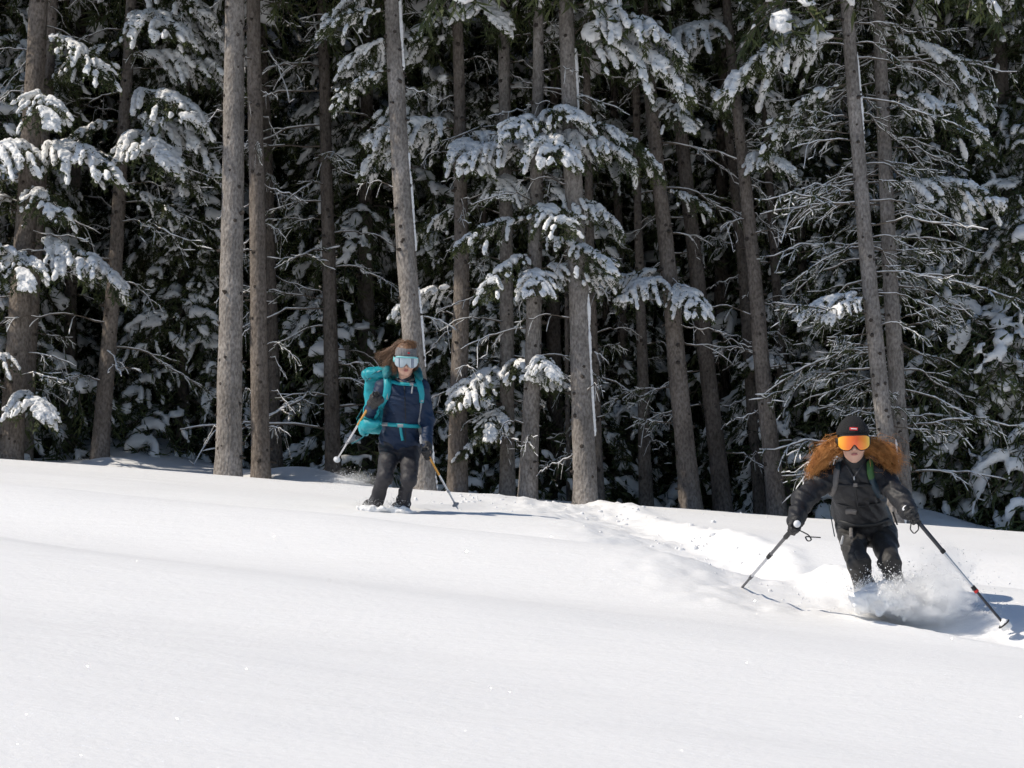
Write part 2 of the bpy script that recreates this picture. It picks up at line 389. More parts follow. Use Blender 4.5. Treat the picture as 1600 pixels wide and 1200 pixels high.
def dead_branch(seed, bushy):
    rng = np.random.default_rng(seed); mb = MB(); L = 1.25
    P = wiggle(10, L, rng, rng.uniform(-.14, .12), rng.uniform(.05, .26), .026)
    mb.tube(P, np.linspace(.0105, .003, 10), 5, 0); snow_ridge(mb, P, .007, rng, rng.uniform(.008, .0125), .62, 1)
    for k in range(int(rng.integers(4, 7) * (2.4 if bushy else 1))):
        t = rng.uniform(.22, .95); b = resample(P, 60)[int(t * 59)]; l = rng.uniform(.16, .5) * (1.15 - .6 * t)
        a = rng.choice([-1, 1]) * rng.uniform(.45, 1.15)
        q = wiggle(6, l, rng, rng.uniform(-.3, .2), rng.uniform(.1, 1.0), .045); c, s = math.cos(a), math.sin(a)
        q = np.stack([q[:, 0] * c - q[:, 1] * s, q[:, 0] * s + q[:, 1] * c, q[:, 2]], 1) + b
        mb.tube(q, np.linspace(.0052, .0018, 6), 4, 0); snow_ridge(mb, q, .005, rng, rng.uniform(.0055, .009), .55, 1)
        for kk in range(2 if bushy else 1):
            b2 = q[rng.integers(2, 6)]; a2 = a + rng.uniform(-1, 1); l2 = rng.uniform(.07, .2)
            tip = b2 + np.array([math.cos(a2) * l2, math.sin(a2) * l2, rng.uniform(-.09, .04)])
            mb.tube(np.stack([b2, (b2 + tip) / 2 + [0, 0, .008], tip]), [.004, .003, .002], 3, 0, cap=False)
            if rng.random() < .5: snow_ridge(mb, np.stack([b2, (b2 + tip) / 2, tip]), .004, rng, .009, .9, 1)
        if bushy:
            for o in resample(q, 9)[2:]:
                for _ in range(4):
                    d = np.array([math.cos(a), math.sin(a), -.5]) + rng.normal(0, .6, 3); d /= np.linalg.norm(d); le = rng.uniform(.03, .075)
                    sd = np.cross(d, rng.normal(0, 1, 3)); sd /= np.linalg.norm(sd); w_ = .006
                    mb.add([o, o + d * le * .45 + sd * w_, o + d * le, o + d * le * .45 - sd * w_], [[0, 1, 2, 3]], 2)
    return mb.mesh('branch', [M['twig'], M['snow2'], M['needle']])
DEAD = [dead_branch(100 + k, k >= 5) for k in range(10)]

def live_bough(seed, vox, snowy=1.0, fine=1, wide=1.0, nb=30, freq=6.5):
    """spruce bough along +x: wood + needle sprays (mesh arrays) and its snow load"""
    rng = np.random.default_rng(seed); L = 1.45; wood = MB(); P = wiggle(12, L, rng, rng.uniform(.02, .2), rng.uniform(.38, .72), .010)
    wood.tube(P, np.linspace(.017, .004, 12), 4, 0, cap=False)
    N, S = [], SDF(); D = resample(P, 80); axes = [(P, 1.0)]
    for k in range(nb):
        t = .12 + .86 * (k + rng.uniform(-.3, .3)) / nb; b = D[int(np.clip(t, 0, 1) * 79)]
        l = (.52 * math.sin(math.pi * min(1, (t * .92 + .12)) ** .9) ** .8 + .06) * rng.uniform(.65, 1.15)
        a = (1 if k % 2 else -1) * rng.uniform(.6, 1.1)
        q = wiggle(7, l, rng, rng.uniform(-.15, .12), rng.uniform(.35, 1.0), .02); c, s = math.cos(a), math.sin(a)
        q = np.stack([q[:, 0] * c - q[:, 1] * s, q[:, 0] * s + q[:, 1] * c, q[:, 2]], 1) + b
        axes.append((q, l)); wood.tube(q, np.linspace(.006, .002, 7), 3, 0, cap=False)
    for q, l in axes:
        ln = np.linalg.norm(np.diff(q, axis=0), axis=1).sum(); m = max(4, int(ln / .034 * fine)); Q = resample(q, m); T = np.gradient(Q, axis=0)
        T /= np.linalg.norm(T, axis=1, keepdims=True)
        for j in range(m):
            for rep in range(4 if wide == 1 else 3):
                sd = rng.normal(0, 1, 3); sd[2] = sd[2] * .9 - .22; d = T[j] * .75 + sd * .55; d /= np.linalg.norm(d)
                le = rng.uniform(.05, .115) * wide; w_ = rng.uniform(.007, .013) * (1 if wide == 1 else .95)
                side = np.cross(d, rng.normal(0, 1, 3)); side /= np.linalg.norm(side) + 1e-9
                o = Q[j]; N.append([o, o + d * le * .45 + side * w_, o + d * le, o + d * le * .45 - side * w_])
        # snow pads lie across neighbouring twigs in broken clumps
        big = q is P
        nz = fbm(Q * np.array([freq, freq, freq * .35]) + seed * 3.7, 7, 2)
        for j in range(m - 1):
            e = nz[j] - (.60 - .155 * snowy)
            if e > 0 and (j > 3 or not big) and rng.random() < .9:
                r0 = (.0155 + .19 * min(e, .11)) * (1 - .35 * j / m) * rng.uniform(.7, 1.25)
                S.cone(Q[j] + [0, 0, r0 * .55], Q[j + 1] + [0, 0, r0 * .55], r0, r0 * .95, .045)
    N = np.array(N).reshape(-1, 3); nf = np.arange(len(N)).reshape(-1, 4)
    wood.add(N, nf, 1)
    sd = S.mesh(vox, lambda p: .046 * (fbm(p * 26, seed, 3) - .52), band=.06)
    sm = MB().add(*sd)
    return wood, sm
def flat(mb):
    V = np.concatenate(mb.V); Fs = []
    for f, m in mb.F: Fs.append((f, m))
    return V, Fs
FINE = [live_bough(200 + k, .015, (.95, 1.1, .55, 1.05, .4, 1.2)[k]) for k in range(6)]
BOUGH = [(w_.mesh('bough', [M['twig'], M['needle']], False), s_.mesh('snow', M['snow2'])) for w_, s_ in FINE]
COARSE = [[flat(x) for x in live_bough(300 + k, .040, (.6, .4, .8, .2)[k], .62, 1.45, 22, 8.5)] for k in range(4)]

def crown(seed, H, z0, Lmax, gap, top=.12, per=6, tilt=(.15, .5)):
    """all boughs of one spruce crown baked into one mesh, and their snow into another"""
    rng = np.random.default_rng(seed); cw, cs = MB(), MB(); z = z0
    while z < H - .2:
        f = (z - z0) / (H - z0); L = Lmax * ((1 - f) ** .75 * (1 - top) + top)
        for k in range(per):
            if rng.random() < gap: continue
            a = 2 * math.pi * (k + rng.uniform(-.35, .35)) / per + z * 2.1; s = L / 1.45 * rng.uniform(.62, 1.12)
            tl = rng.uniform(*tilt) * (1 - .55 * f); wv, sv = COARSE[rng.integers(0, 4)]
            ca, sa, ct, st = math.cos(a), math.sin(a), math.cos(tl), math.sin(tl)
            Ry = np.array([[ct, 0, st], [0, 1, 0], [-st, 0, ct]]); Rz = np.array([[ca, -sa, 0], [sa, ca, 0], [0, 0, 1]]); A = (Rz @ Ry) * s
            t = np.array([0, 0, z + rng.uniform(-.12, .12)])
            for (V, Fs), mb in ((wv, cw), (sv, cs)):
                n0 = mb.n; mb.V.append(V @ A.T + t); mb.n += len(V)
                for F_, m in Fs: mb.F.append((F_ + n0, m))
        z += rng.uniform(.3, .46) * (1.15 if f < .6 else .8)
    return cw.mesh('crown', [M['twig'], M['needle']], False), cs.mesh('snow', M['snow2'])
CROWNS = [crown(1, 11.5, .5, 2.5, .28), crown(2, 12.5, 2.2, 2.3, .36), crown(3, 7.5, .25, 1.7, .2, per=6, tilt=(.25, .6)), crown(4, 11, .3, 2.1, .48, per=5)]
def cone_trunk(H, r):
    z = np.linspace(-.5, H, 24); p = np.stack([.05 * np.sin(z * .5), .05 * np.cos(z * .37), z], 1)
    return MB().tube(p, np.maximum(r * (1 - (z + .5) / (H + .6)), .012), 10)
TRK = [cone_trunk(h, r).mesh('trunk', M[b]) for h, r, b in ((11.7, .17, 'bark_dark'), (12.7, .19, 'bark_dark'), (7.6, .09, 'bark_dark'), (11.2, .13, 'bark_dark'))]

# ------------------------------------------------------------------ the trunks at the forest edge
def pixy(u, v, y): b = (600.0 - v) / F_PX; return pix(u, v, y / (cp - sp * b))
rng = np.random.default_rng(7)
def make_trunk(ctrl, w0, w1, y0, bk, label, streak=0, ndead=18, dl=(.35, 1.1), arc=None, bushy=.3, boughs=(), upper=True, group='spruces at the edge of the forest'):
    """ctrl: photo pixels the trunk passes through, from the top of the picture down; w0, w1: its width there in pixels"""
    P = np.array([pixy(u, v, y0) for u, v in ctrl])[::-1]
    lo = P[0]; g = gz(lo[0], y0)
    d0 = (P[1] - P[0]) / np.linalg.norm(P[1] - P[0]); P[0] = P[0] + d0 * ((g - P[0][2]) / d0[2]); base = P[0].copy()
    d1 = P[-1] - P[0]; d1 /= np.linalg.norm(d1); d1 = d1 * .6 + np.array([0, 0, .4]); d1 /= np.linalg.norm(d1)
    H = 17.0; top = P[-1] + d1 * (H - (P[-1][2] - g)) / d1[2]
    knots = np.vstack([P[0] - d0 * .5, P, top]); zz = np.linspace(knots[0, 2], top[2], 120)
    path = np.stack([np.interp(zz, knots[:, 2], knots[:, 0]), np.full(120, y0), zz], 1)
    ker = np.ones(9) / 9
    path[:, 0] = np.convolve(np.pad(path[:, 0], 4, mode='edge'), ker, 'valid')
    path[:, 0] += .02 * (fbm2(zz * .9, np.full(120, w0 + y0), 3, 2) - .5)
    rt, rb = w0 / 2 * y0 / F_PX, w1 / 2 * y0 / F_PX; zt = P[-1][2]
    rad = np.interp(zz, [g - .5, g, zt, top[2]], [rb * 1.12, rb, rt, .02]); rad = rad * (1 + .16 * np.exp(-(zz - g) / .25).clip(0, 1.5))
    T = thing('spruce_tree', label, 'tree', tuple(base), group)
    mb = MB(); sides = 18; an = np.arange(sides) * 2 * np.pi / sides
    # finer rings low down, where the trunk is in view
    zf = np.concatenate([np.arange(g - .5, g + 7.5, .07), np.linspace(g + 7.6, top[2], 24)]); n = len(zf)
    px_, rr = np.interp(zf, zz, path[:, 0]), np.interp(zf, zz, rad)
    A = np.broadcast_to(an, (n, sides)); Zb = np.broadcast_to(zf[:, None], (n, sides))
    nn = fbm(np.stack([np.cos(A) * 2.2 + w0, np.sin(A) * 2.2, Zb * 2.2], -1), int(y0 * 7), 3) - .5
    nn2 = noise3(np.stack([np.cos(A) * 5 + w0, np.sin(A) * 5, Zb * 9], -1), 5) - .5
    rad2 = rr[:, None] * (1 + .12 * nn + .05 * nn2)
    V = np.stack([px_[:, None] + rad2 * np.cos(A), y0 + rad2 * np.sin(A), Zb], -1).reshape(-1, 3)
    i = (np.arange(n - 1)[:, None] * sides + np.arange(sides)[None]); j = (np.arange(n - 1)[:, None] * sides + (np.arange(sides)[None] + 1) % sides)
    mb.add(V, np.stack([i, j, j + sides, i + sides], -1).reshape(-1, 4))
    at = lambda z: (np.interp(z, zz, path[:, 0]), np.interp(z, zz, rad))
    for k in range(90):                                   # broken stubs and knots
        z = g + rng.uniform(.2, 7); a = rng.uniform(0, 2 * math.pi); x, r = at(z); l = rng.uniform(.008, .07) * rng.random(); q = rng.uniform(.009, .021)
        dv = np.array([math.cos(a), math.sin(a), rng.uniform(-.25, .15)]); o = np.array([x, y0, z]) + dv * r * .9
        mb.tube(np.stack([o, o + dv * (l * .5 + r * .1), o + dv * (l + r * .1)]), [q * 1.5, q, q * .6], 5, 1)
    tr = part('trunk', mb, [M[bk], M['knot']], T, base)
    if streak:                                            # snow blown onto one side of the stem
        sm = SDF(); z = g
        while z < g + 7:
            if noise3(np.array([z * 1.3, w0, y0]), 4) > .66 - .3 * streak and noise3(np.array([z * 3.7, w1, y0]), 14) > .3:
                x, r = at(z); a = -.30 + .35 * (noise3(np.array([z * .8, w1, 1.]), 8) - .5); q = .0125 * (.2 + 1.5 * noise3(np.array([z * 6.1, y0, w0]), 6)) * (.95 if streak > .8 else .75)
                sm.cone((x + r * math.cos(a), y0 + r * math.sin(a), z), (x + r * math.cos(a), y0 + r * math.sin(a), z + .06), q, q, .02)
            z += .05
        if sm.p: part('snow', VF(sm.mesh(.011, lambda p: .010 * (fbm(p * 26, 3, 2) - .5), band=.03)), M['snow2'], tr, base)['kind'] = 'stuff'
    for k in range(ndead):
        z = g + (.5 + 6.4 * (k + rng.uniform(0, 1)) / max(ndead, 1)); x, r = at(z)
        a = rng.uniform(0, 2 * math.pi) if arc is None else rng.uniform(*arc)
        if arc is None and rng.random() < .6: a = rng.choice([0, math.pi]) + rng.normal(0, .45)
        if arc is None and ndead > 40 and math.sin(a) < -.55: a = -a + rng.normal(0, .3)
        l = rng.uniform(*dl); v_ = rng.integers(5, 10) if rng.random() < bushy else rng.integers(0, 5)
        o = obj('branch', DEAD[v_], T, (x + math.cos(a) * r * .85 - base[0], math.sin(a) * r * .85, z - base[2]), a, (l / 1.25, l / 1.25, max(.75, l / 1.25)))
        o.rotation_euler = (0, rng.uniform(-.12, .22), a)
    for v, az, s, k in boughs:
        z = pixy(800, v, y0)[2]; x, r = at(z); a = R(az)
        o = obj('bough', BOUGH[k % 6][0], T, (x + math.cos(a) * r * .8 - base[0], math.sin(a) * r * .8, z - base[2]), a, s)
        o.rotation_euler = (0, rng.uniform(-.05, .25), a)
        obj('snow', BOUGH[k % 6][1], o)
    if upper:
        ci = int(rng.integers(0, 2)); x, r = at(g + 7.2)
        o = obj('crown', CROWNS[ci][0], T, (x - base[0], 0, 6.6 - (.5, 2.2)[ci] * .8), rng.uniform(0, 6), .85); obj('snow', CROWNS[ci][1], o)
    return T
G, B_, D_ = 'bark_grey', 'bark_brown', 'bark_dark'
make_trunk([(60, 0), (46, 250), (30, 500), (18, 690)], 30, 38, 27, B_, 'brown-grey trunk leaning right with snowy green boughs, leftmost in the photo', 0, 22, (.4, 1.2), None, .4,
           [(150, -70, .62, 0), (235, -35, .8, 1), (250, -140, .7, 3), (232, -100, .75, 5), (300, -60, .62, 2), (380, -20, .85, 3), (400, -80, .6, 0), (400, -120, .75, 1), (560, -110, .5, 5), (620, -60, .62, 3), (600, -150, .6, 1), (60, -30, .7, 4)])
make_trunk([(84, 0), (66, 250), (50, 480), (40, 692)], 16, 24, 27.6, B_, 'slim brown trunk tight against the leftmost leaning trunk', 0, 12, (.3, .8))
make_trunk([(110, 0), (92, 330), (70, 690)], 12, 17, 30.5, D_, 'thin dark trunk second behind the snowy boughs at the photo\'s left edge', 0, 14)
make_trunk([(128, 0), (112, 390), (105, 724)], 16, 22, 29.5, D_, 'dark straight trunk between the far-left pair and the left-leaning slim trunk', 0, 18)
make_trunk([(206, 0), (196, 150), (181, 400), (155, 728)], 17, 27, 27.5, B_, 'dark brown slim trunk leaning right, left of the pale thick trunk', 0, 22, (.4, 1.3), None, .5,
           [(-10, -25, .75, 5), (40, -60, .8, 1), (90, 0, .85, 3), (150, -40, .85, 5), (185, -10, .8, 1), (215, -55, .8, 3), (235, 5, .62, 0), (70, -170, .6, 2), (190, -150, .6, 4), (300, -10, .5, 2), (20, 10, .75, 1)])
make_trunk([(366, 0), (363, 300), (357, 752)], 31, 41, 26, G, 'thick pale grey bare trunk standing straight at the snow edge, left of centre', 0, 3, (.15, .35), None, 0)
make_trunk([(396, 0), (401, 300), (408, 752)], 22, 29, 26.6, B_, 'brown trunk with short snowy stubs just right of the thick pale trunk', 0, 30, (.15, .5), None, .2)
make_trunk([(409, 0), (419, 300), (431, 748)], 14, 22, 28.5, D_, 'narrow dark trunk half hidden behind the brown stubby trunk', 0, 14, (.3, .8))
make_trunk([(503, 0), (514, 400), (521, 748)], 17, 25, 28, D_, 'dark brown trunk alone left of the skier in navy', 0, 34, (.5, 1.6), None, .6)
make_trunk([(612, 0), (625, 250), (640, 480), (664, 765)], 25, 36, 26, G, 'grey bare trunk leaning left directly behind the skier in navy', .95, 7, (.15, .4), None, 0,
           [(-20, 170, .55, 0), (20, -160, .5, 2), (110, 175, .45, 4), (60, 140, .5, 5)])
make_trunk([(714, 0), (719, 250), (722, 400), (714, 772)], 16, 31, 26.8, B_, 'brown trunk with short snowy stubs right of the skier in navy', 0, 24, (.2, .7), None, .2,
           [(200, 165, .75, 1), (195, -160, .7, 5), (215, -20, .65, 3), (225, -80, .6, 1), (120, 150, .7, 0), (60, 170, .75, 2), (30, -140, .7, 4), (330, 150, .45, 2), (450, 170, .5, 1), (0, -60, .7, 3)])
make_trunk([(785, 0), (790, 250), (792, 500), (793, 772)], 18, 24, 27, G, 'slender grey trunk left of the trunk half covered by snowy boughs', 0, 26, (.3, 1.0), None, .3,
           [(570, -70, .55, 5), (580, -130, .6, 1), (575, -20, .55, 3), (640, -110, .45, 0), (280, -90, .55, 5), (680, -140, .4, 4)])
make_trunk([(842, 0), (838, 300), (833, 550), (825, 775)], 16, 29, 26.4, G, 'grey trunk hung with big clumps of snowy green boughs at centre', 0, 26, (.3, 1.0), None, .4,
           [(185, -60, .6, 5), (195, -110, .55, 1), (215, -25, .75, 3), (235, -150, .6, 5), (225, -80, .7, 1), (300, -10, .65, 3), (330, -70, .6, 4), (345, -160, .6, 2), (380, -40, .65, 0), (400, -130, .55, 4), (420, -15, .55, 5), (430, -90, .5, 1), (560, -70, .4, 3)])
make_trunk([(884, 0), (895, 250), (905, 500), (914, 782)], 24, 37, 26.2, G, 'thick grey trunk with a white snow streak at the centre right', .95, 16, (.2, .6), None, .1,
           [(10, -20, .95, 3), (70, -12, .9, 1), (190, 0, .7, 2)])
make_trunk([(915, 0), (922, 400), (937, 782)], 11, 16, 27.4, B_, 'slim brown trunk just right of the thick streaked trunk', 0, 20, (.2, .6))
make_trunk([(882, 200), (885, 470), (889, 765)], 5, 8, 28.6, B_, 'pole-thin tan sunlit trunk left of the thick streaked trunk', 0, 8, (.15, .4), upper=False)
make_trunk([(1004, 0), (1022, 220), (1036, 330), (1052, 500), (1080, 795)], 17, 34, 27, B_, 'reddish brown trunk leaning left between the streaked trunk and the paired dark trunks', 0, 14, (.4, 1.2), None, .4,
           [(440, -130, .55, 5), (450, -70, .5, 1), (425, 160, .5, 3), (300, -20, .4, 2), (40, -100, .7, 3), (100, 20, .7, 4), (10, 190, .7, 5), (160, -60, .5, 0)])
make_trunk([(996, 300), (1002, 500), (1009, 785)], 12, 22, 28.4, B_, 'tan trunk with a sunlit middle standing just left of the reddish leaning trunk', 0, 16, (.3, .7))
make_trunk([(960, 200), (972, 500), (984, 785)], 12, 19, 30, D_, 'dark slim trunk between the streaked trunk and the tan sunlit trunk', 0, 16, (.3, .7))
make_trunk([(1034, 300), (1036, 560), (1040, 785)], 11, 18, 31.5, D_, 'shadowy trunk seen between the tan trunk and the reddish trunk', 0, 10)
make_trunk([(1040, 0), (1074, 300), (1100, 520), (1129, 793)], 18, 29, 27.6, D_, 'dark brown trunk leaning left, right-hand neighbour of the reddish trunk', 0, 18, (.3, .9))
make_trunk([(1134, 0), (1148, 130), (1161, 260), (1181, 460), (1213, 797)], 14, 30, 27, B_, 'brown trunk leaning left with few stubs, midway between the reddish trunk and the red-haired skier', 0, 22, (.2, .7), None, .2,
           [(40, -140, .7, 5), (60, 200, .8, 1), (250, -60, .55, 3), (130, 20, .6, 0), (20, -40, .7, 4)])
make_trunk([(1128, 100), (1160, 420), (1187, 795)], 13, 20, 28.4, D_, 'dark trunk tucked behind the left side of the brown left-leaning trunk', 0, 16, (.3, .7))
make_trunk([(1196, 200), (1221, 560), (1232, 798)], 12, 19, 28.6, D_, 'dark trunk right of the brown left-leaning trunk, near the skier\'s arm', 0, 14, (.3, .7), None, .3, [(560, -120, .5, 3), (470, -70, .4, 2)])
make_trunk([(1322, 0), (1345, 300), (1365, 500), (1396, 802)], 20, 29, 26, G, 'pale grey trunk leaning left behind the red-haired skier\'s head', .6, 60, (.4, 1.25), None, .85,
           [(60, 175, .95, 1), (130, 165, .7, 4), (460, 170, .5, 5), (470, -150, .42, 3), (30, 190, .8, 2)])
make_trunk([(1372, 0), (1385, 300), (1396, 520), (1413, 802)], 20, 28, 26.5, G, 'light brown trunk with many snowy side branches, rightmost bare trunk in the photo', 0, 84, (.4, 1.4), None, .85,
           [(290, -10, .8, 5), (60, 5, .9, 0), (150, -15, .8, 2)])

# ------------------------------------------------------------------ the spruces behind
rr = random.Random(11)
REAR_LABEL = 'dark snow-laden spruce deep in the shade at the back of the forest'
def rear(u, y, ci, s=1.0, lab=REAR_LABEL, grp='snow-laden spruces deep in the forest'):
    x = y * (u - 800) / F_PX / cp; z = gz(x, y)
    T = thing('snowy_spruce', lab, 'tree', (x, y, z - .1), grp)
    rz = rr.uniform(0, 6.28)
    obj('trunk', TRK[ci], T, (0, 0, 0), rz, s)
    c = obj('crown', CROWNS[ci][0], T, (0, 0, 0), rz, s); obj('snow', CROWNS[ci][1], c)
for u, y, ci, s, lab in (
    (290, 29.6, 2, 1.0, 'young snowy spruce between the slim brown leaning trunk and the thick pale trunk'), (575, 29.8, 3, 1.0, 'snowy spruce just left of the grey trunk behind the skier in navy'),
    (690, 30.2, 2, .9, 'small snowy spruce behind the gap right of the skier in navy'), (760, 29.5, 2, .8, 'small snowy spruce filling the gap left of the slender grey trunk'),
    (870, 29.6, 3, .9, 'snowy spruce between the bough-hung centre trunk and the thick streaked trunk'), (950, 30.4, 2, .8, 'small snowy spruce just right of the thick streaked trunk'),
    (1130, 30.5, 3, 1, 'snowy spruce behind the pair of dark left-leaning trunks'), (1262, 29.2, 2, 1.05, 'young snowy spruce left of the red-haired skier, above her raised arm'),
    (1300, 30.5, 0, 1, 'tall snowy spruce behind the red-haired skier'), (1480, 29.0, 0, 1.0, 'broad snowy spruce right of the rightmost bare trunk'),
    (1570, 28.3, 0, 1.0, 'broad snowy spruce reaching down to the snow near the right edge'), (1640, 28.0, 2, 1.2, 'young snowy spruce cut off by the right edge of the photo'),
    (-30, 28.6, 3, 1, 'snowy spruce cut off by the left edge of the photo'), (60, 31, 2, 1, 'small snowy spruce behind the leftmost leaning trunks'), (215, 31, 2, .8, 'small snowy spruce just right of the slim brown leaning trunk')):
    rear(u, y, ci, s, lab, 'snowy spruces just behind the front trunks')
for y, step, off in ((33.5, 165, 0), (37, 150, 60), (41, 130, 20), (46, 120, 70), (54, 125, 10)):
    for u in range(-120 + off, 1760, step):
        if y < 35 and 400 < u < 560: continue
        rear(u + rr.uniform(-45, 45), y + rr.uniform(-1.3, 1.3), rr.choice((0, 1, 3, 0, 1)), rr.uniform(1.05, 1.35))
# the forest edge goes on beyond the left of the picture and shades it from the low sun
for x, y in ((-7.8, 28), (-9, 30.5), (-10, 27.4), (-12, 29.2), (-13.5, 27.6), (-16, 30), (-17.5, 28)):
    rear(800 + x / y * F_PX * cp, y, rr.choice((0, 1)), rr.uniform(1.0, 1.25), 'spruce at the forest edge beyond the photo\'s left side, shading the trunks', 'spruces beyond the left edge')

# ------------------------------------------------------------------ skiers
M['navy'] = mat('navy_nylon', (.006, .018, .050), .58, (.009, .026, .066), 9, bump=.25, bscale=45, spec=.35)
M['black_nylon'] = mat('black_nylon', (.0085, .009, .0115), .58, (.015, .0155, .019), 8, bump=.3, bscale=40, spec=.5)
M['pants_grey'] = mat('charcoal_trousers', (.013, .012, .017), .62, (.02, .019, .024), 7, bump=.3, bscale=38, sheen=.05)
M['pants_black'] = mat('black_trousers', (.016, .0145, .0135), .6, (.027, .0245, .022), 7, bump=.3, bscale=38, sheen=.05)
M['teal'] = mat('teal_nylon', (.004, .27, .33), .5, (.006, .34, .40), 12, bump=.2, bscale=60)
M['teal_dark'] = mat('teal_mesh', (.004, .12, .15), .65, (.006, .17, .20), 14, bump=.2, bscale=80)
M['skin'] = mat('skin', (.62, .36, .27), .5, (.68, .42, .32), 30, spec=.35)
M['lips'] = mat('lips', (.48, .17, .15), .4)
M['teeth'] = mat('teeth', (.8, .78, .73), .3)
M['brown_hair'] = mat('brown_hair', (.085, .042, .022), .5, (.24, .13, .07), 16, stretch=(1, 1, .25))
M['red_hair'] = mat('red_hair', (.33, .12, .03), .5, (.74, .36, .12), 26, spec=.3)
M['glove'] = mat('black_glove', (.014, .014, .015), .6, (.028, .027, .028), 25, bump=.4, bscale=70)
M['grey_knit'] = mat('grey_knit', (.17, .165, .17), .95, (.24, .235, .24), 130, bump=.5, bscale=160, stretch=(2.5, 2.5, .4))
M['black_knit'] = mat('black_knit', (.010, .010, .011), .95, (.02, .02, .021), 120, bump=.6, bscale=150, stretch=(2.5, 2.5, .4))
M['webbing'] = mat('grey_webbing', (.22, .23, .25), .7, (.3, .31, .33), 60)
M['strap_grey'] = mat('strap_grey', (.12, .112, .108), .75, (.17, .16, .155), 40, bump=.3, bscale=90)
M['strap_black'] = mat('strap_black', (.009, .010, .012), .6)
M['strap_green'] = mat('strap_green', (.035, .10, .025), .6, (.06, .16, .04), 20)
M['strap_blue'] = mat('strap_blue', (.015, .03, .05), .6, (.02, .045, .06), 20)
M['trim_dark'] = mat('trim_dark', (.035, .035, .04), .5)
M['buckle'] = mat('buckle', (.33, .34, .36), .4)
M['steel'] = mat('aluminium', (.62, .63, .66), .3, metal=.85)
M['orange_shaft'] = mat('orange_shaft', (.62, .29, .03), .35, coat=.4)
M['dark_shaft'] = mat('dark_shaft', (.03, .03, .038), .35, coat=.3)
M['black_rubber'] = mat('black_rubber', (.012, .012, .013), .7)
M['white_plastic'] = mat('white_plastic', (.75, .76, .78), .4)
M['red'] = mat('red_patch', (.62, .03, .03), .5)
M['turq'] = mat('turquoise_frame', (.20, .58, .60), .4)
M['ski'] = mat('ski_topsheet', (.42, .43, .45), .35, (.6, .61, .63), 9, coat=.4)
def lens_mat(name, stops, rough, metal, axis):
    """mirror-coated lens, its base colour stepping along one axis of the lens"""
    m = bpy.data.materials.new(name); m.use_nodes = True; t = m.node_tree; p = t.nodes['Principled BSDF']
    p.inputs['Roughness'].default_value = rough; p.inputs['Metallic'].default_value = metal
    p.inputs['Coat Weight'].default_value = .6; p.inputs['Coat Roughness'].default_value = .05
    tc = t.nodes.new('ShaderNodeTexCoord'); s = t.nodes.new('ShaderNodeSeparateXYZ'); r = t.nodes.new('ShaderNodeValToRGB'); e = r.color_ramp.elements
    e[0].position, e[0].color = stops[0][0], (*stops[0][1], 1); e[1].position, e[1].color = stops[-1][0], (*stops[-1][1], 1)
    for q, c in stops[1:-1]: e.new(q).color = (*c, 1)
    t.links.new(tc.outputs['Generated'], s.inputs[0]); t.links.new(s.outputs[axis], r.inputs[0]); t.links.new(r.outputs[0], p.inputs['Base Color'])
    return m
M['lens_orange'] = lens_mat('orange_mirror_lens', [(0, (.95, .50, .02)), (.28, (.95, .20, .02)), (.55, (.95, .14, .03)), (.85, (.95, .35, .02)), (1, (.95, .62, .03))], .3, .25, 0)
M['lens_silver'] = lens_mat('silver_mirror_lens', [(0, (.40, .48, .56)), (.17, (.45, .53, .60)), (.19, (.04, .06, .12)), (.215, (.05, .07, .13)), (.235, (.45, .53, .6)), (.5, (.42, .52, .58)), (.71, (.46, .54, .60)), (.73, (.05, .07, .14)), (.80, (.22, .28, .36)), (.82, (.05, .07, .14)), (.84, (.45, .53, .6)), (1, (.42, .5, .58))], .25, .35, 0)  # pale blue-grey base colour crossed by narrow dark bars

CR, CU, CF = np.array([1., 0, 0]), np.array([0, -sp, cp]), np.array([0, cp, sp])
def unit(v): return np.asarray(v, float) / np.linalg.norm(v)
def frame(yaw, pitch, roll):
    """rows: the person's image-right, up and forward (out of the face) axes"""
    x, y, z = CR.copy(), CU.copy(), -CF
    x, z = x * math.cos(yaw) - z * math.sin(yaw), x * math.sin(yaw) + z * math.cos(yaw)
    y, z = y * math.cos(pitch) + z * math.sin(pitch), -y * math.sin(pitch) + z * math.cos(pitch)
    x, y = x * math.cos(roll) + y * math.sin(roll), -x * math.sin(roll) + y * math.cos(roll)
    return np.array([x, y, z])
def folds(amp, sx=8., sz=20., seed=1, fine=.4):
    def f(P):
        Q = P * np.array([sx, sx, sz]); Q[:, 2] += 2.2 * fbm(P * 5, seed + 9, 2) + P[:, 0] * 9
        a = 1 - np.abs(2 * fbm(Q, seed, 2) - 1); b = fbm(P * 26, seed + 4, 2)
        return amp * ((a - .72) * 2.1 + fine * (b - .5))
    return f
def trace(S, u, v, D0):
    o = pix(u, v, 1.0); d = D0 - .95
    for _ in range(140):
        f = float(S(o * d)); d += max(f, .0004) * .9
        if f < .0006: return o * d
        if d > D0 + .8: return None
    return None
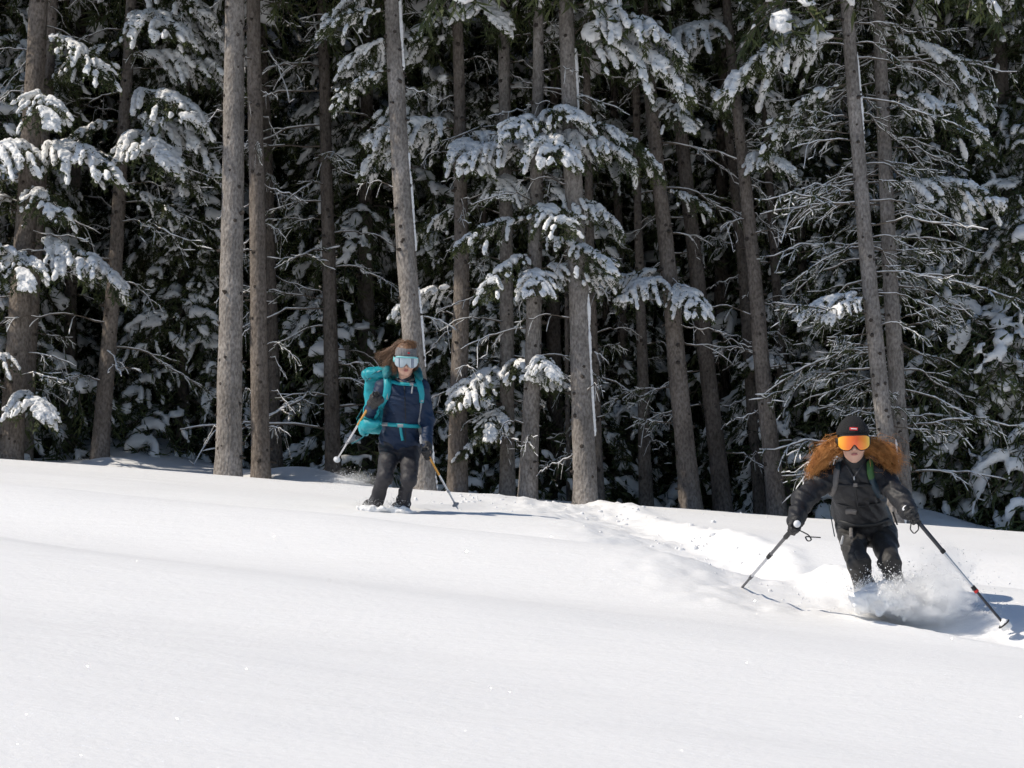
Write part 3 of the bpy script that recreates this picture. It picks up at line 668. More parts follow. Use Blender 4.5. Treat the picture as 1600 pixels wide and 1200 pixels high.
def ribbon(S, uv, wpx, D0, off=.004, th=.006, step=2.0):
    """a strap laid on the surface S along photo pixels uv"""
    uv = np.asarray(uv, float); L = np.concatenate([[0], np.cumsum(np.linalg.norm(np.diff(uv, axis=0), axis=1))]); n = max(3, int(L[-1] / step) + 1)
    q = np.linspace(0, L[-1], n); c = np.stack([np.interp(q, L, uv[:, k]) for k in range(2)], 1)
    if len(uv) > 2:
        for _ in range(2): c[1:-1] = (c[:-2] + 2 * c[1:-1] + c[2:]) / 4
    T = np.gradient(c, axis=0); T /= np.linalg.norm(T, axis=1, keepdims=True); Nn = np.stack([-T[:, 1], T[:, 0]], 1)
    W = np.interp(q, L, np.broadcast_to(np.asarray(wpx, float), (len(uv),)) if np.ndim(wpx) else np.full(len(uv), wpx))
    rows = []
    for i in range(n):
        row = []
        for k in (-.5, -.17, .17, .5):
            p = trace(S, *(c[i] + Nn[i] * W[i] * k), D0)
            row.append(p)
        good = [p for p in row if p is not None]
        if len(good) < 4:
            if not good: continue
            row = [p if p is not None else good[np.argmin([abs(k - j) for j in range(len(good))])] + CR * .002 * (k - 1.5) for k, p in enumerate(row)]
        rows.append(row)
    A = np.array(rows); m = len(A)
    if m < 2: return MB()
    e = .003; G_ = np.stack([S(A + e * ax) - S(A - e * ax) for ax in np.eye(3)], -1); G_ /= np.maximum(np.linalg.norm(G_, axis=-1, keepdims=True), 1e-6)
    prof = np.array([.35, 1, 1, .35]); top = A + G_ * (off + th * prof[None, :, None]); bot = A - G_ * .006
    V = np.concatenate([bot[:, :1], top, bot[:, 3:]], 1); k = V.shape[1]
    V = V.reshape(-1, 3); i = (np.arange(m - 1)[:, None] * k + np.arange(k - 1)[None]).ravel()
    mb = MB().add(V, np.stack([i, i + 1, i + k + 1, i + k], 1))
    for e_ in (0, m - 1): mb.add(V[e_ * k:(e_ + 1) * k], [[0, 1, 2, 3], [0, 3, 4, 5]])
    return mb
def blob(S, u, v, w, h, D0, off=.006, th=.006):
    """small plate (buckle, badge) of w x h pixels lying on S"""
    return ribbon(S, [(u - w / 2, v), (u, v), (u + w / 2, v)], h, D0, off, th, 1.0)
def head_sdf(C0, E, s=1.0):
    L = lambda x, y, z: C0 + s * (np.array([x, y, z]) @ E)
    S = SDF()
    S.ell(L(0, .035, -.015), np.array([.076, .098, .096]) * s, E, .02)
    S.ell(L(0, -.022, .022), np.array([.063, .088, .068]) * s, E, .03)
    S.ell(L(0, -.076, .030), np.array([.044, .040, .048]) * s, E, .03)
    S.ell(L(0, -.101, .058), np.array([.020, .016, .018]) * s, E, .02)
    for k in (-1, 1):
        S.ell(L(.036 * k, -.036, .058), np.array([.026, .026, .024]) * s, E, .02)
        S.ell(L(.079 * k, -.008, -.012), np.array([.011, .031, .019]) * s, E, .006)
        S.ell(L(.032 * k, .010, .098), np.array([.018, .011, .014]) * s, E, .012, True)
    S.cone(L(0, .006, .086), L(0, -.034, .107), .008 * s, .0125 * s, .010)
    for k in (-1, 1): S.ell(L(.011 * k, -.038, .096), np.array([.008, .007, .010]) * s, E, .006)
    S.ell(L(0, -.064, .084), np.array([.026, .012, .012]) * s, E, .012)
    return S, L
def lips(L, s, smile, open_):
    up, lo = MB(), MB(); t = np.linspace(-1, 1, 11)
    x = .024 * t; cy_ = -.0640 + smile * .011 * t * t; z = .0985 - .013 * t * t - .010 * np.abs(t) ** 3
    P = np.array([L(a, b + open_ * (1 - c * c) + .002, d) for a, b, c, d in zip(x, cy_, t, z)])
    Q = np.array([L(a, b - open_ * (1 - c * c) - .003, d) for a, b, c, d in zip(x, cy_, t, z)])
    r = .0055 * s * (1 - .75 * t * t)
    up.tube(P, r * .85, 6); up.tube(Q, r * 1.1, 6); return up
def goggles(L, E, s, root, base, lens, frame_m, strap_m, top_band=None, grow=0.0):
    th = np.linspace(-1.12, 1.12, 33); n = len(th); a = np.abs(th) / 1.12
    top = .047 - .016 * a ** 4; bot = -.043 + .034 * np.exp(-(th / .20) ** 2) + .026 * a ** 4
    def P(t, y, dr): return np.array([(.098 + dr) * math.sin(t), y, .022 + (.098 + dr) * math.cos(t) - 2.4 * (y - .004) ** 2])
    rows = 8; fr = np.linspace(0, 1, rows)
    for nm, d0, d1, inset, mm in (('lens', .004, -.004, .0025, lens),):
        A = np.array([[L(*P(th[i] * .975, (bot[i] + inset) + (top[i] - bot[i] - 2 * inset) * f, d0)) for f in fr] for i in range(n)])
        Bk = np.array([[L(*P(th[i] * .975, (bot[i] + inset) + (top[i] - bot[i] - 2 * inset) * f, d1)) for f in fr] for i in range(n)])
        i = (np.arange(n - 1)[:, None] * rows + np.arange(rows - 1)[None]).ravel(); q = np.stack([i, i + rows, i + rows + 1, i + 1], 1)
        gg = obj('goggles', MB().add(A.reshape(-1, 3), q).add(Bk.reshape(-1, 3), q[:, ::-1]).mesh('lens', mm, True, base), root)
    ring = [L(*P(th[i], top[i], 0)) for i in range(n)] + [L(*P(th[i], bot[i], 0)) for i in range(n - 1, -1, -1)]; ring.append(ring[0])
    part('goggle_frame', MB().tube(ring, .0036 * s, 8), frame_m, gg, None if base is None else base)
    skirt = np.array([[L(*P(t_, y_, 0)), L(*(P(t_, y_, -.028) + np.array([0, 0, -.004])))] for t_, y_ in list(zip(th, top)) + list(zip(th[::-1], bot[::-1])) + [(th[0], top[0])]])
    m = len(skirt); i = np.arange(m - 1) * 2
    part('foam', MB().add(skirt.reshape(-1, 3), np.stack([i, i + 1, i + 3, i + 2], 1)), M['black_rubber'], gg, base)
    if top_band is not None:
        part('top_band', MB().tube([L(*P(t_, y_ - .004, .006)) for t_, y_ in zip(th[3:-3], top[3:-3])], .0065 * s, 8), top_band, gg, base)
    an = np.linspace(.95, 2 * math.pi - .95, 40)
    st = MB(); V = np.array([[L((.090 + grow + dr) * math.sin(t), y, -.014 + (.112 + grow + dr) * math.cos(t)) for dr, y in ((0, -.014), (.005, -.014), (.005, .024), (0, .024))] for t in an])
    for k in range(4):
        i = np.arange(len(an) - 1) * 4; st.add(V.reshape(-1, 3), np.stack([i + k, i + 4 + k, i + 4 + (k + 1) % 4, i + (k + 1) % 4], 1)) if k == 0 else st.F.append((np.stack([i + k, i + 4 + k, i + 4 + (k + 1) % 4, i + (k + 1) % 4], 1), 0))
    part('goggle_strap', st, strap_m, gg, base); return gg
def glove_mesh(H, a, W, s=1.0, flip=1):
    """closed glove: four unequal bent fingers wrapped round the grip axis a, thumb over the front, cuff to wrist W"""
    a = unit(a); w_ = unit((W - H) - a * ((W - H) @ a)); c = np.cross(a, w_) * flip; S = SDF(); E = np.array([a, w_, c])
    S.ell(H + w_ * .036 * s, np.array([.044, .026, .027]) * s, E, .015)
    for k, (off, ln, r) in enumerate(((-.033, 3.7, .0115), (-.011, 4.1, .0122), (.011, 3.9, .0118), (.032, 3.3, .0102))):
        ang = np.linspace(.15, ln, 5); rad = .0265 * s
        P = [H + a * off * s + rad * (math.cos(t) * w_ + math.sin(t) * c) for t in ang]
        S.chain(P, [r * s * q for q in (1.08, 1.05, 1, .95, .86)], .0035)
    ang = np.linspace(-.1, -2.3, 4)
    S.chain([H + a * (-.040 + .006 * i) * s + .027 * s * (math.cos(t) * w_ + math.sin(t) * c) for i, t in enumerate(ang)], [.0145 * s, .0135 * s, .0125 * s, .011 * s], .006)
    S.cone(H + w_ * .045 * s, W, .034 * s, .045 * s, .02)
    return S
def bezier(P, n):
    P = np.asarray(P, float); t = np.linspace(0, 1, n)[:, None]
    if len(P) == 3: return (1 - t) ** 2 * P[0] + 2 * t * (1 - t) * P[1] + t * t * P[2]
    return (1 - t) ** 3 * P[0] + 3 * t * (1 - t) ** 2 * P[1] + 3 * t * t * (1 - t) * P[2] + t ** 3 * P[3]
def strands(paths, N, spread, rad, wav, seed, flare=1.0):
    """hair: N thin tapering wavy locks following the guide paths"""
    g = np.random.default_rng(seed); mb = MB()
    for k in range(N):
        P = paths[g.integers(0, len(paths))]; n = 12; B = bezier(P, n); t = np.linspace(0, 1, n)
        o = g.normal(0, 1, 3) * spread; e = g.normal(0, 1, 3) * spread * flare
        cut = g.uniform(.6, 1.08); B = resample(B, n); B = B[0] + (B - B[0]) * cut if cut < 1 else B
        ph = g.uniform(0, 6.28, 3); fr = g.uniform(9, 16); am = wav * g.uniform(.4, 1.3)
        Wv = np.stack([np.sin(fr * t + ph[i]) for i in range(3)], 1) * am * t[:, None] ** .6
        mb.tube(B + o * (1 - t[:, None]) + (o * .4 + e) * t[:, None] + Wv, rad * g.uniform(.6, 1.25) * (1 - .8 * t ** 1.5), 3, cap=False)
    return mb
def pole(top, tip, label, spec, basket_snow=False, strap=None, knob=None, grp='ski poles', br=.034, bm='black_rubber'):
    """ski pole from the top of its grip to its tip; spec: (from, to, radius, material, part name) along its length 0..1"""
    top, tip = np.asarray(top), np.asarray(tip); a = unit(tip - top); Ln = np.linalg.norm(tip - top)
    T = thing('ski_pole', label, 'ski pole', tuple(tip), grp)
    for f0, f1, r, mm, nm in spec:
        P = np.array([top + a * Ln * (f0 + (f1 - f0) * q) for q in (0, .03, .5, .97, 1)])
        rw = np.array([.8, 1, .96, 1, .8]) * r if nm == 'grip' else np.array([1, 1, .97, .95, .95]) * r
        part(nm, MB().tube(P, rw, 12), mm, T, tip)
    if knob is not None:
        part('grip_cap', VF(SDF().ell(top - a * .004, (.021, .021, .017), frame(0, 0, 0), .01).mesh(.004)), knob, T, tip)
    x = unit(np.cross(a, CF)); y = np.cross(a, x); c = tip - a * .055; bk = MB(); an = np.linspace(0, 2 * math.pi, 21)
    bk.tube([c + br * (math.cos(t) * x + math.sin(t) * y) + a * .008 for t in an], .0045, 6)
    for t in an[:-1:5]: bk.tube([c, c + br * (math.cos(t) * x + math.sin(t) * y) + a * .008], .005, 5)
    bk.tube([c - a * .02, c + a * .012], [.008, .013], 8)
    if br < .03: bk.tube([c - a * .004, c + a * .006, c + a * .012], [.014, br, br * .9], 14)
    part('basket', bk, M[bm], T, tip)
    part('tip', MB().tube([tip - a * .05, tip - a * .01, tip], [.0055, .004, .0015], 8), M['steel'], T, tip)
    if strap is not None:
        st = resample(np.array(strap), 40)
        for _ in range(3): st[1:-1] = (st[:-2] + 2 * st[1:-1] + st[2:]) / 4
        part('wrist_strap', MB().tube(st, .0062, 6, squash=.6), M['strap_black'], T, tip)
    if basket_snow:
        part('snow', VF(SDF().ell(c + a * .01, (.026, .026, .034), None, .02).ell(c + a * .03 + x * .012, (.022, .018, .02), None, .02).mesh(.005, lambda p: .02 * (fbm(p * 40, 2, 4) - .45))), M['snow2'], T, tip)
    return T
def body_and_clothes(q):
    """one figure: continuous body mesh with clothing parts. q holds joints (world), frames, radii and materials"""
    T = thing('person', q['label'], 'person', tuple(q['base'])); b = q['base']
    N, Hc, SR, SL, ER, EL, WR, WL = (q[k] for k in ('neck', 'hip', 'sr', 'sl', 'er', 'el', 'wr', 'wl'))
    up = unit(N - Hc); ex = SL - SR; ex = unit(ex - up * (ex @ up)); ez = np.cross(ex, up); ez = ez if ez @ -CF > 0 else -ez
    E = np.array([ex, up, ez]); tl = np.linalg.norm(N - Hc); s = q.get('s', 1.0)
    hs, L = head_sdf(q['head'], q['hf'], s)
    # body
    B = SDF(); B.p += hs.p
    B.cone(L(0, -.06, -.02), N - up * .03, .05 * s, .058 * s, .03)
    B.ell(Hc + up * tl * .66, (.145, .16, .09), E, .05); B.ell(Hc + up * tl * .25, (.125, .15, .09), E, .05); B.ell(Hc, (.125, .09, .085), E, .03)
    for S_, E_, W_, H_ in ((SR, ER, WR, q['hr']), (SL, EL, WL, q['hl'])):
        B.cone(N - up * .07, S_, .045, .048, .03); B.chain([S_, E_, W_, H_], [.047, .040, .028, .024], .02)
    for h_, k_, a_ in q['legs']: B.chain([h_, k_, a_], [.062, .042, .034], .02)
    body = part('body', VF(B.mesh(.0075)), M['skin'], T, b)
    part('lips', lips(L, s, q['smile'], q['open']), M['lips'], body, b)
    if q['open'] > .001:
        t = np.linspace(-1, 1, 9); part('teeth', MB().tube([L(.019 * c, -.064 + q['smile'] * .009 * c * c, .0945 - .013 * c * c) for c in t], .004 * s, 6), M['teeth'], body, b)
    # jacket
    J = SDF(); p = q['puff']
    J.ell(Hc + up * tl * .70 + ez * .012, (.168 * p, .17, .122 * p), E, .05); J.ell(Hc + up * tl * .34 + ez * .004, (.15 * p, .17, .118 * p), E, .05)
    J.ell(Hc + up * tl * .06, (.168 * p, .115, .132 * p), E, .05)
    for S_, E_, W_ in ((SR, ER, WR), (SL, EL, WL)):
        J.cone(N - up * .055, S_, .062, .064 * p, .04); J.chain([S_, E_, W_], [.068 * p, .060 * q.get('aw', 1), .049 * q.get('aw', 1)], .03)
    J.cone(N - up * .06, N - up * .012, .078, q.get('col', .066), .03)
    hem = Hc - up * q['hem']
    def jclip(P): return np.minimum(-((P - hem) @ up), 1) + .012 * np.sin(((P - hem) @ ex) * 19)
    def jc(P):
        d = jclip(P); far = np.abs((P - hem) @ ex) > .26
        for W_ in (WR, WL): far |= np.linalg.norm(P - W_, axis=1) < .16
        for E_ in (ER, EL): far |= np.linalg.norm(P - E_, axis=1) < .11
        return np.where(far, -1, d)
    jk = part('jacket', VF(J.mesh(.0075, q['jfold'], clip=jc)), q['jmat'], T, b)
    # trousers
    Pn = SDF(); Pn.ell(Hc - up * .01, (.158, .12, .122), E, .05)
    for h_, k_, a_ in q['legs']:
        Pn.cone(h_, k_, .098 * q['lw'], .071 * q['lw'], q.get('lk', .05)); Pn.cone(k_, k_ * .45 + a_ * .55, .070 * q['lw'], .067 * q['lw'], .03); Pn.cone(k_ * .45 + a_ * .55, a_, .067 * q['lw'], .076 * q['lw'], .03)
    part('trousers', VF(Pn.mesh(.0075, q['pfold'], clip=lambda P: P[:, 2] - Hc[2] - .10)), q['pmat'], T, b)
    for h_, k_, a_ in q['legs']:
        fw = unit(-CF - np.array([0, 0, 1]) * (-CF[2])); bs = SDF().cone(a_ + np.array([0, 0, .10]), a_ - np.array([0, 0, .02]), .062, .06, .03).cone(a_ - np.array([0, 0, .06]) - fw * .06, a_ - np.array([0, 0, .07]) + fw * .16, .05, .042, .03)
        part('boot', VF(bs.mesh(.009)), M['black_rubber'], T, b)
    for H_, a_, W_, fl in ((q['hr'], q['ar'], WR, 1), (q['hl'], q['al'], WL, -1)):
        part('glove', VF(glove_mesh(H_, a_, W_, 1.0, fl).mesh(.0045, folds(.003, 40, 40, 3))), M['glove'], T, b)
    return T, J, Pn, B, L, E, jk

# ---- skier in navy and teal, upright, left
D2 = hit(612, 795); J2 = lambda u, v, dd=0.: pix(u, v, D2 + dd)
hf2 = frame(R(6), R(10), R(-3)); b2 = J2(602, 797)
q = dict(label='skier in navy jacket and charcoal trousers with teal backpack straps, pale goggles and grey headband', base=b2,
         neck=J2(635, 597, .06), hip=J2(625, 692, .16), sr=J2(600, 606, .08), sl=J2(656, 606, .06), er=J2(580, 643, .02), el=J2(668, 655, .06),
         wr=J2(582, 631, -.20), wl=J2(667, 696, -.06), hr=J2(585, 621, -.28), hl=J2(668, 709, -.12), aw=.84, head=J2(634, 563, -.0), hf=hf2, s=.98,
         legs=[(J2(609, 703, .15), J2(601, 746, -.17), J2(578, 812, .03)), (J2(641, 703, .15), J2(639, 750, -.17), J2(622, 816, .03))],
         smile=.55, open=.0028, puff=1.02, hem=.035, lw=.80, jmat=M['navy'], pmat=M['pants_grey'], jfold=folds(.0105, 7, 19, 3), pfold=folds(.010, 9, 13, 6))
tip_r, tip_l = J2(524, 722, .65), J2(716, 796, .10)
q['ar'] = unit(tip_r - q['hr']); q['al'] = unit(tip_l - q['hl'])
P2, S2, N2, B2, L2, E2, jk2 = body_and_clothes(q)
rb = lambda nm, uv, w_, mm, par, off=.003, th=.006, S=None: part(nm, ribbon(S or S2, uv, w_, D2, off, th), mm, par, b2 if par in (P2, jk2) else tuple(par.location))
rb('zip', [(632, 600), (633, 630), (634, 662), (633, 692)], 1.7, M['strap_black'], jk2, .003, .002)
rb('collar_trim', [(613, 588), (622, 594), (631, 599)], 2.6, M['strap_grey'], jk2, .004, .004)
rb('collar_trim', [(655, 588), (646, 593), (636, 598)], 2.6, M['strap_grey'], jk2, .004, .004)
for v in (616, 631, 646, 681): rb('quilt_seam', [(612, v), (632, v + 2), (652, v + 1)], 1.1, M['navy'], jk2, .001, .002)
part('shirt_neck', VF(SDF().cone(q['neck'] - E2[1] * .03, q['neck'] + E2[1] * .034, .066, .060, .02).mesh(.007)), M['strap_black'], P2, b2)
hd = SDF().chain([J2(602, 587, -.06), J2(606, 579, .05), J2(620, 574, .14), J2(640, 575, .15), J2(652, 581, .07), J2(657, 590, -.04)], [.024, .034, .04, .038, .030, .020], .03)
part('hood', VF(hd.mesh(.007, folds(.010, 14, 14, 2))), M['teal_dark'], P2, b2)
# head: hair, headband, goggles
hc = SDF().ell(L2(0, .040, -.018), (.087, .105, .106), hf2, .01)
hx = lambda P: (P - q['head']) @ hf2.T
part('hair_cap', VF(hc.mesh(.006, folds(.006, 40, 10, 4), clip=lambda P: np.maximum(.045 - hx(P)[:, 1] - .9 * np.maximum(-hx(P)[:, 2] - .02, 0), hx(P)[:, 2] - .095))), M['brown_hair'], P2, b2)
gd = [[L2(-.02 + .02 * k, .13 - .004 * k, -.03), L2(-.085, .14, -.06), L2(-.12, .03, -.08), L2(-.205 - .012 * k, -.045 + .02 * k, -.10)] for k in range(4)]
gd += [[L2(-.075, .06, -.03), L2(-.11, .04, -.05), L2(-.11, -.04, -.05), L2(-.15 - .02 * k, -.085 + .01 * k, -.06)] for k in range(3)] + [[L2(-.07, .02, -.02), L2(-.09, -.03, -.02), L2(-.09, -.08, -.02), L2(-.085, -.115, -.01)], [L2(.078, .03, -.03), L2(.09, -.02, -.03), L2(.088, -.06, -.03), L2(.075, -.10, -.02)]]
gd += [[L2(.06, .12, .02), L2(.03, .155, .02), L2(-.04, .15, -.02), L2(-.10, .10, -.06)]]
part('hair', strands(gd, 1500, .011, .0019, .005, 5, 1.1), M['brown_hair'], P2, b2)
hb = SDF().ell(L2(0, .040, -.014), (.088, .110, .110), hf2, .01)
bd = part('headband', VF(hb.mesh(.005, lambda P: .0025 * np.sin(hx(P)[:, 0] * 520), clip=lambda P: np.abs(hx(P)[:, 1] - .068 - .25 * np.minimum(hx(P)[:, 2], 0)) - .034)), M['grey_knit'], P2, b2)
part('badge', ribbon(hb, [(637, 551.5), (640, 552)], 2.2, D2, .002, .003, .5), M['red'], bd, b2)
goggles(L2, hf2, .98, P2, b2, M['lens_silver'], M['buckle'], M['turq'], M['turq'], .006)
# backpack
Bp = SDF(); EB = frame(R(-12), R(6), R(2)); ctr = J2(600, 634, .30)
Bp.box(ctr, (.145, .215, .09), EB, .05, .03); Bp.box(J2(598, 583, .26), (.150, .045, .105), EB, .04, .03); Bp.ell(J2(582, 650, .26), (.07, .12, .08), EB, .03)
BP2 = thing('backpack', 'large teal hiking backpack worn by the skier in the navy jacket', 'backpack', tuple(ctr)); c2 = tuple(ctr)
bpart = lambda nm, mb, mm: part(nm, mb, mm, BP2, ctr)
bpart('pack_body', VF(Bp.mesh(.009, folds(.010, 10, 12, 8))), M['teal'])
bpart('lid', VF(SDF().box(J2(592, 583, .16), (.095, .036, .09), EB, .03, .03).mesh(.008, folds(.012, 12, 12, 5))), M['teal'])
for uv, w_, nm, mm in (([(604, 582), (606, 592), (606, 606), (603, 620), (597, 632), (590, 648), (584, 658)], [13, 13, 12, 11, 9, 6, 5], 'shoulder_strap', M['teal']), ([(652, 590), (656, 603), (658.5, 615), (658.5, 629)], [9, 9, 8, 6], 'shoulder_strap', M['teal']),
                       ([(609, 596), (622, 600), (636, 601), (652, 602)], 4.6, 'chest_strap', M['teal']), ([(580, 660), (598, 662), (620, 664), (638, 665), (656, 666)], 5.6, 'hip_belt', M['teal']),
                       ([(609, 593), (609.5, 605), (607.5, 615), (606, 624)], 2.4, 'webbing', M['webbing']), ([(644.5, 603), (644, 608), (643, 615)], 2.4, 'webbing', M['webbing']), ([(626, 667), (627, 677), (629, 688)], 4.2, 'belt_tail', M['teal']), ([(658, 629), (656, 650), (655, 668), (660, 694)], 2.4, 'webbing', M['webbing'])):
    rb(nm, uv, w_, mm, BP2, .008 if 'strap' in nm else .011, .012 if nm == 'shoulder_strap' else .006)
for u, v, w_, h_ in ((643, 601, 6, 4.5), (604, 662.5, 7, 5.5), (626, 664.5, 8, 5), (607, 586, 4, 3), (658, 626, 4, 4)): bpart('buckle', blob(S2, u, v, w_, h_, D2, .014, .008), M['buckle'])
bpart('hip_wing', VF(SDF().chain([J2(568, 662, .14), J2(575, 664, .02), J2(590, 661, -.05)], [.045, .050, .022], .03).ell(J2(571, 671, .08), (.05, .055, .05), None, .03).mesh(.008, folds(.012, 12, 12, 7))), M['teal'])
bpart('compression_strap', MB().tube([J2(574, 676, .05), J2(566, 684, .02), J2(557, 690, .0), J2(549, 693, .0)], .012, 6, squash=.4), M['teal_dark'])
bpart('compression_strap', MB().tube([J2(566, 640, .14), J2(560, 650, .12), J2(557, 655, .1)], .010, 6, squash=.4), M['teal_dark'])
for k in range(3): bpart('cord', MB().tube([J2(572 + 5 * k, 596 - 3 * k, .13), J2(580 + 5 * k, 586 - 2 * k, .08), J2(589 + 5 * k, 580 - k, .06)], .005, 6), M['webbing'] if k == 1 else M['teal_dark'])
sp2 = [(0, .10, .0165, M['black_rubber'], 'grip'), (.10, .44, .0098, M['orange_shaft'], 'upper_shaft'), (.44, .70, .0088, M['steel'], 'middle_shaft'), (.69, .715, .0115, M['buckle'], 'clamp'), (.715, .965, .0072, M['steel'], 'lower_shaft')]
pole(q['hr'] - q['ar'] * .06, tip_r, 'orange and silver pole swung out to the left of the skier in navy', sp2, None, br=.024, bm='white_plastic')
pole(q['hl'] - q['al'] * .06, tip_l, 'orange and silver pole planted in the snow right of the skier in navy', sp2, None, br=.024, bm='buckle')
Q2 = q

# ---- red-haired skier in black, crouched, right
D1 = hit(1370, 948); J1 = lambda u, v, dd=0.: pix(u, v, D1 + dd)
hf1 = frame(R(-4), R(4), R(2)); b1 = J1(1372, 950)
q = dict(label='red-haired skier in black jacket and trousers with black beanie and orange mirrored goggles', base=b1,
         neck=J1(1335, 727, -.10), hip=J1(1351, 824, .18), sr=J1(1290, 748, -.08), sl=J1(1379, 746, -.08), er=J1(1254, 782, -.26), el=J1(1405, 775, -.26),
         wr=J1(1243, 812, -.44), wl=J1(1419, 798, -.42), hr=J1(1240, 825, -.50), hl=J1(1427, 806, -.49), head=J1(1333, 690, -.14), hf=hf1, s=1.0,
         legs=[(J1(1328, 832, .17), J1(1342, 880, -.17), J1(1362, 958, .10)), (J1(1379, 832, .17), J1(1390, 878, -.17), J1(1402, 945, .12))],
         lk=.025, smile=-.12, open=.0, puff=1.0, hem=.02, lw=.86, jmat=M['black_nylon'], pmat=M['pants_black'], jfold=folds(.0145, 7, 15, 13), pfold=folds(.013, 8, 13, 16))
tp_r, tp_l = on_snow(1168, 908), on_snow(1577, 985)

for tp_, hh in ((tp_r, q['hr']),):
    ax_ = unit(tp_ - hh)
    for _ in range(60):
        if tp_r[2] < gz(tp_r[0], tp_r[1]) - .11: break
        tp_r = tp_r + ax_ * .01
q['ar'] = unit(tp_r - q['hr']); q['al'] = unit(tp_l - q['hl'])
P1, S1, N1, B1, L1, E1, jk1 = body_and_clothes(q)
rb = lambda nm, uv, w_, mm, par, off=.003, th=.006, S=None: part(nm, ribbon(S or S1, uv, w_, D1, off, th), mm, par, b1 if par in (P1, jk1) else tuple(par.location))
part('neck_gaiter', VF(SDF().cone(q['neck'] - E1[1] * .05, L1(0, -.100, -.004), .075, .062, .02).mesh(.007, folds(.006, 12, 24, 3))), M['strap_black'], P1, b1)
rb('collar_trim', [(1316, 712), (1324, 728), (1333, 745)], 2.4, M['trim_dark'], jk1, .006, .005)
rb('collar_trim', [(1350, 718), (1344, 730), (1336, 744)], 2.4, M['trim_dark'], jk1, .006, .005)
rb('zip', [(1335, 745), (1337, 765), (1340, 785), (1343, 803)], 2.2, M['strap_black'], jk1, .005, .004)
rb('zip_pull', [(1334.5, 744), (1335, 750)], 2.5, M['buckle'], jk1, .008, .004)
rb('pocket_flap', [(1322, 799), (1330, 798), (1338, 800)], 7, M['strap_grey'], jk1, .006, .004)
rb('seam', [(1306, 786), (1330, 792), (1352, 790), (1378, 785)], 1.6, M['strap_black'], jk1, .002, .004)
rb('pocket_zip', [(1318, 838), (1316, 845), (1315, 851)], 1.8, M['buckle'], P1, .006, .004, N1)
rb('knee_patch', [(1334, 842), (1342, 858), (1347, 874)], [14, 18, 14], M['pants_black'], P1, .003, .004, N1)
# hair, beanie, goggles
cap = SDF().ell(L1(0, .040, -.012), (.090, .112, .110), hf1, .01); hx1 = lambda P: (P - q['head']) @ hf1.T
def bclip(P):
    x = hx1(P); return .040 - x[:, 1] + .45 * np.minimum(x[:, 2], 0)
bn = part('beanie', VF(cap.mesh(.005, lambda P: .0011 * np.sin(np.arctan2(hx1(P)[:, 0], hx1(P)[:, 2] + .012) * 46) + .007 * np.exp(-((bclip(P) + .03) / .022) ** 2), clip=bclip)), M['black_knit'], P1, b1)
part('label_patch', ribbon(cap, [(1328, 670.5), (1333.5, 670.5), (1339.5, 671)], 4.6, D1, .006, .004, 1.0), M['red'], bn, b1)
part('label_lettering', ribbon(cap, [(1330, 670.6), (1338, 671)], 1.3, D1, .0115, .0015, 1.0), M['white_plastic'], bn, b1)
goggles(L1, hf1, 1.0, P1, b1, M['lens_orange'], M['black_rubber'], M['black_rubber'], None, .008)
gl_ = [[J1(1313 - k, 691 + k * 3, -.10), J1(1298 - k, 685 + k * 4, -.09), J1(1276 + k, 699 + k * 4.5, -.10), J1(1264 + k * 3, 746 - k * 4, -.14)] for k in range(5)]
gl_ += [[J1(1314, 697, -.12), J1(1302, 698, -.13), J1(1286, 706, -.15), J1(1272 + 3 * k, 732 - 4 * k, -.17)] for k in range(3)]
gr_ = [[J1(1354 + k, 693 + k * 2, -.10), J1(1368, 689 + k * 4, -.09), J1(1389 + k, 699 + k * 4, -.08), J1(1407 - k * 1.5, 714 + k * 7, -.10)] for k in range(5)]
gr_ += [[J1(1354, 700, -.12), J1(1370, 700, -.12), J1(1388, 708, -.13), J1(1402 - k * 2, 728 + k * 5, -.14)] for k in range(3)]
core = SDF().chain([J1(1313, 697, -.09), J1(1297, 703, -.09), J1(1283, 713, -.10), J1(1273, 728, -.13)], [.020, .026, .024, .008], .03).chain([J1(1355, 699, -.09), J1(1370, 703, -.09), J1(1386, 713, -.09), J1(1399, 727, -.11)], [.018, .022, .020, .008], .03).cone(J1(1316, 700, -.04), J1(1352, 700, -.04), .05, .05, .03)
hr1 = part('hair', strands(gl_, 1700, .012, .0018, .013, 8, 1.5), M['red_hair'], P1, b1)
part('hair', strands(gr_, 1400, .011, .0018, .013, 9, 1.5), M['red_hair'], P1, b1)
part('hair', strands(gl_ + gr_, 420, .024, .0014, .022, 21, 1.7), M['red_hair'], P1, b1)
part('hair', VF(core.mesh(.007, folds(.014, 16, 16, 4))), M['red_hair'], P1, b1)
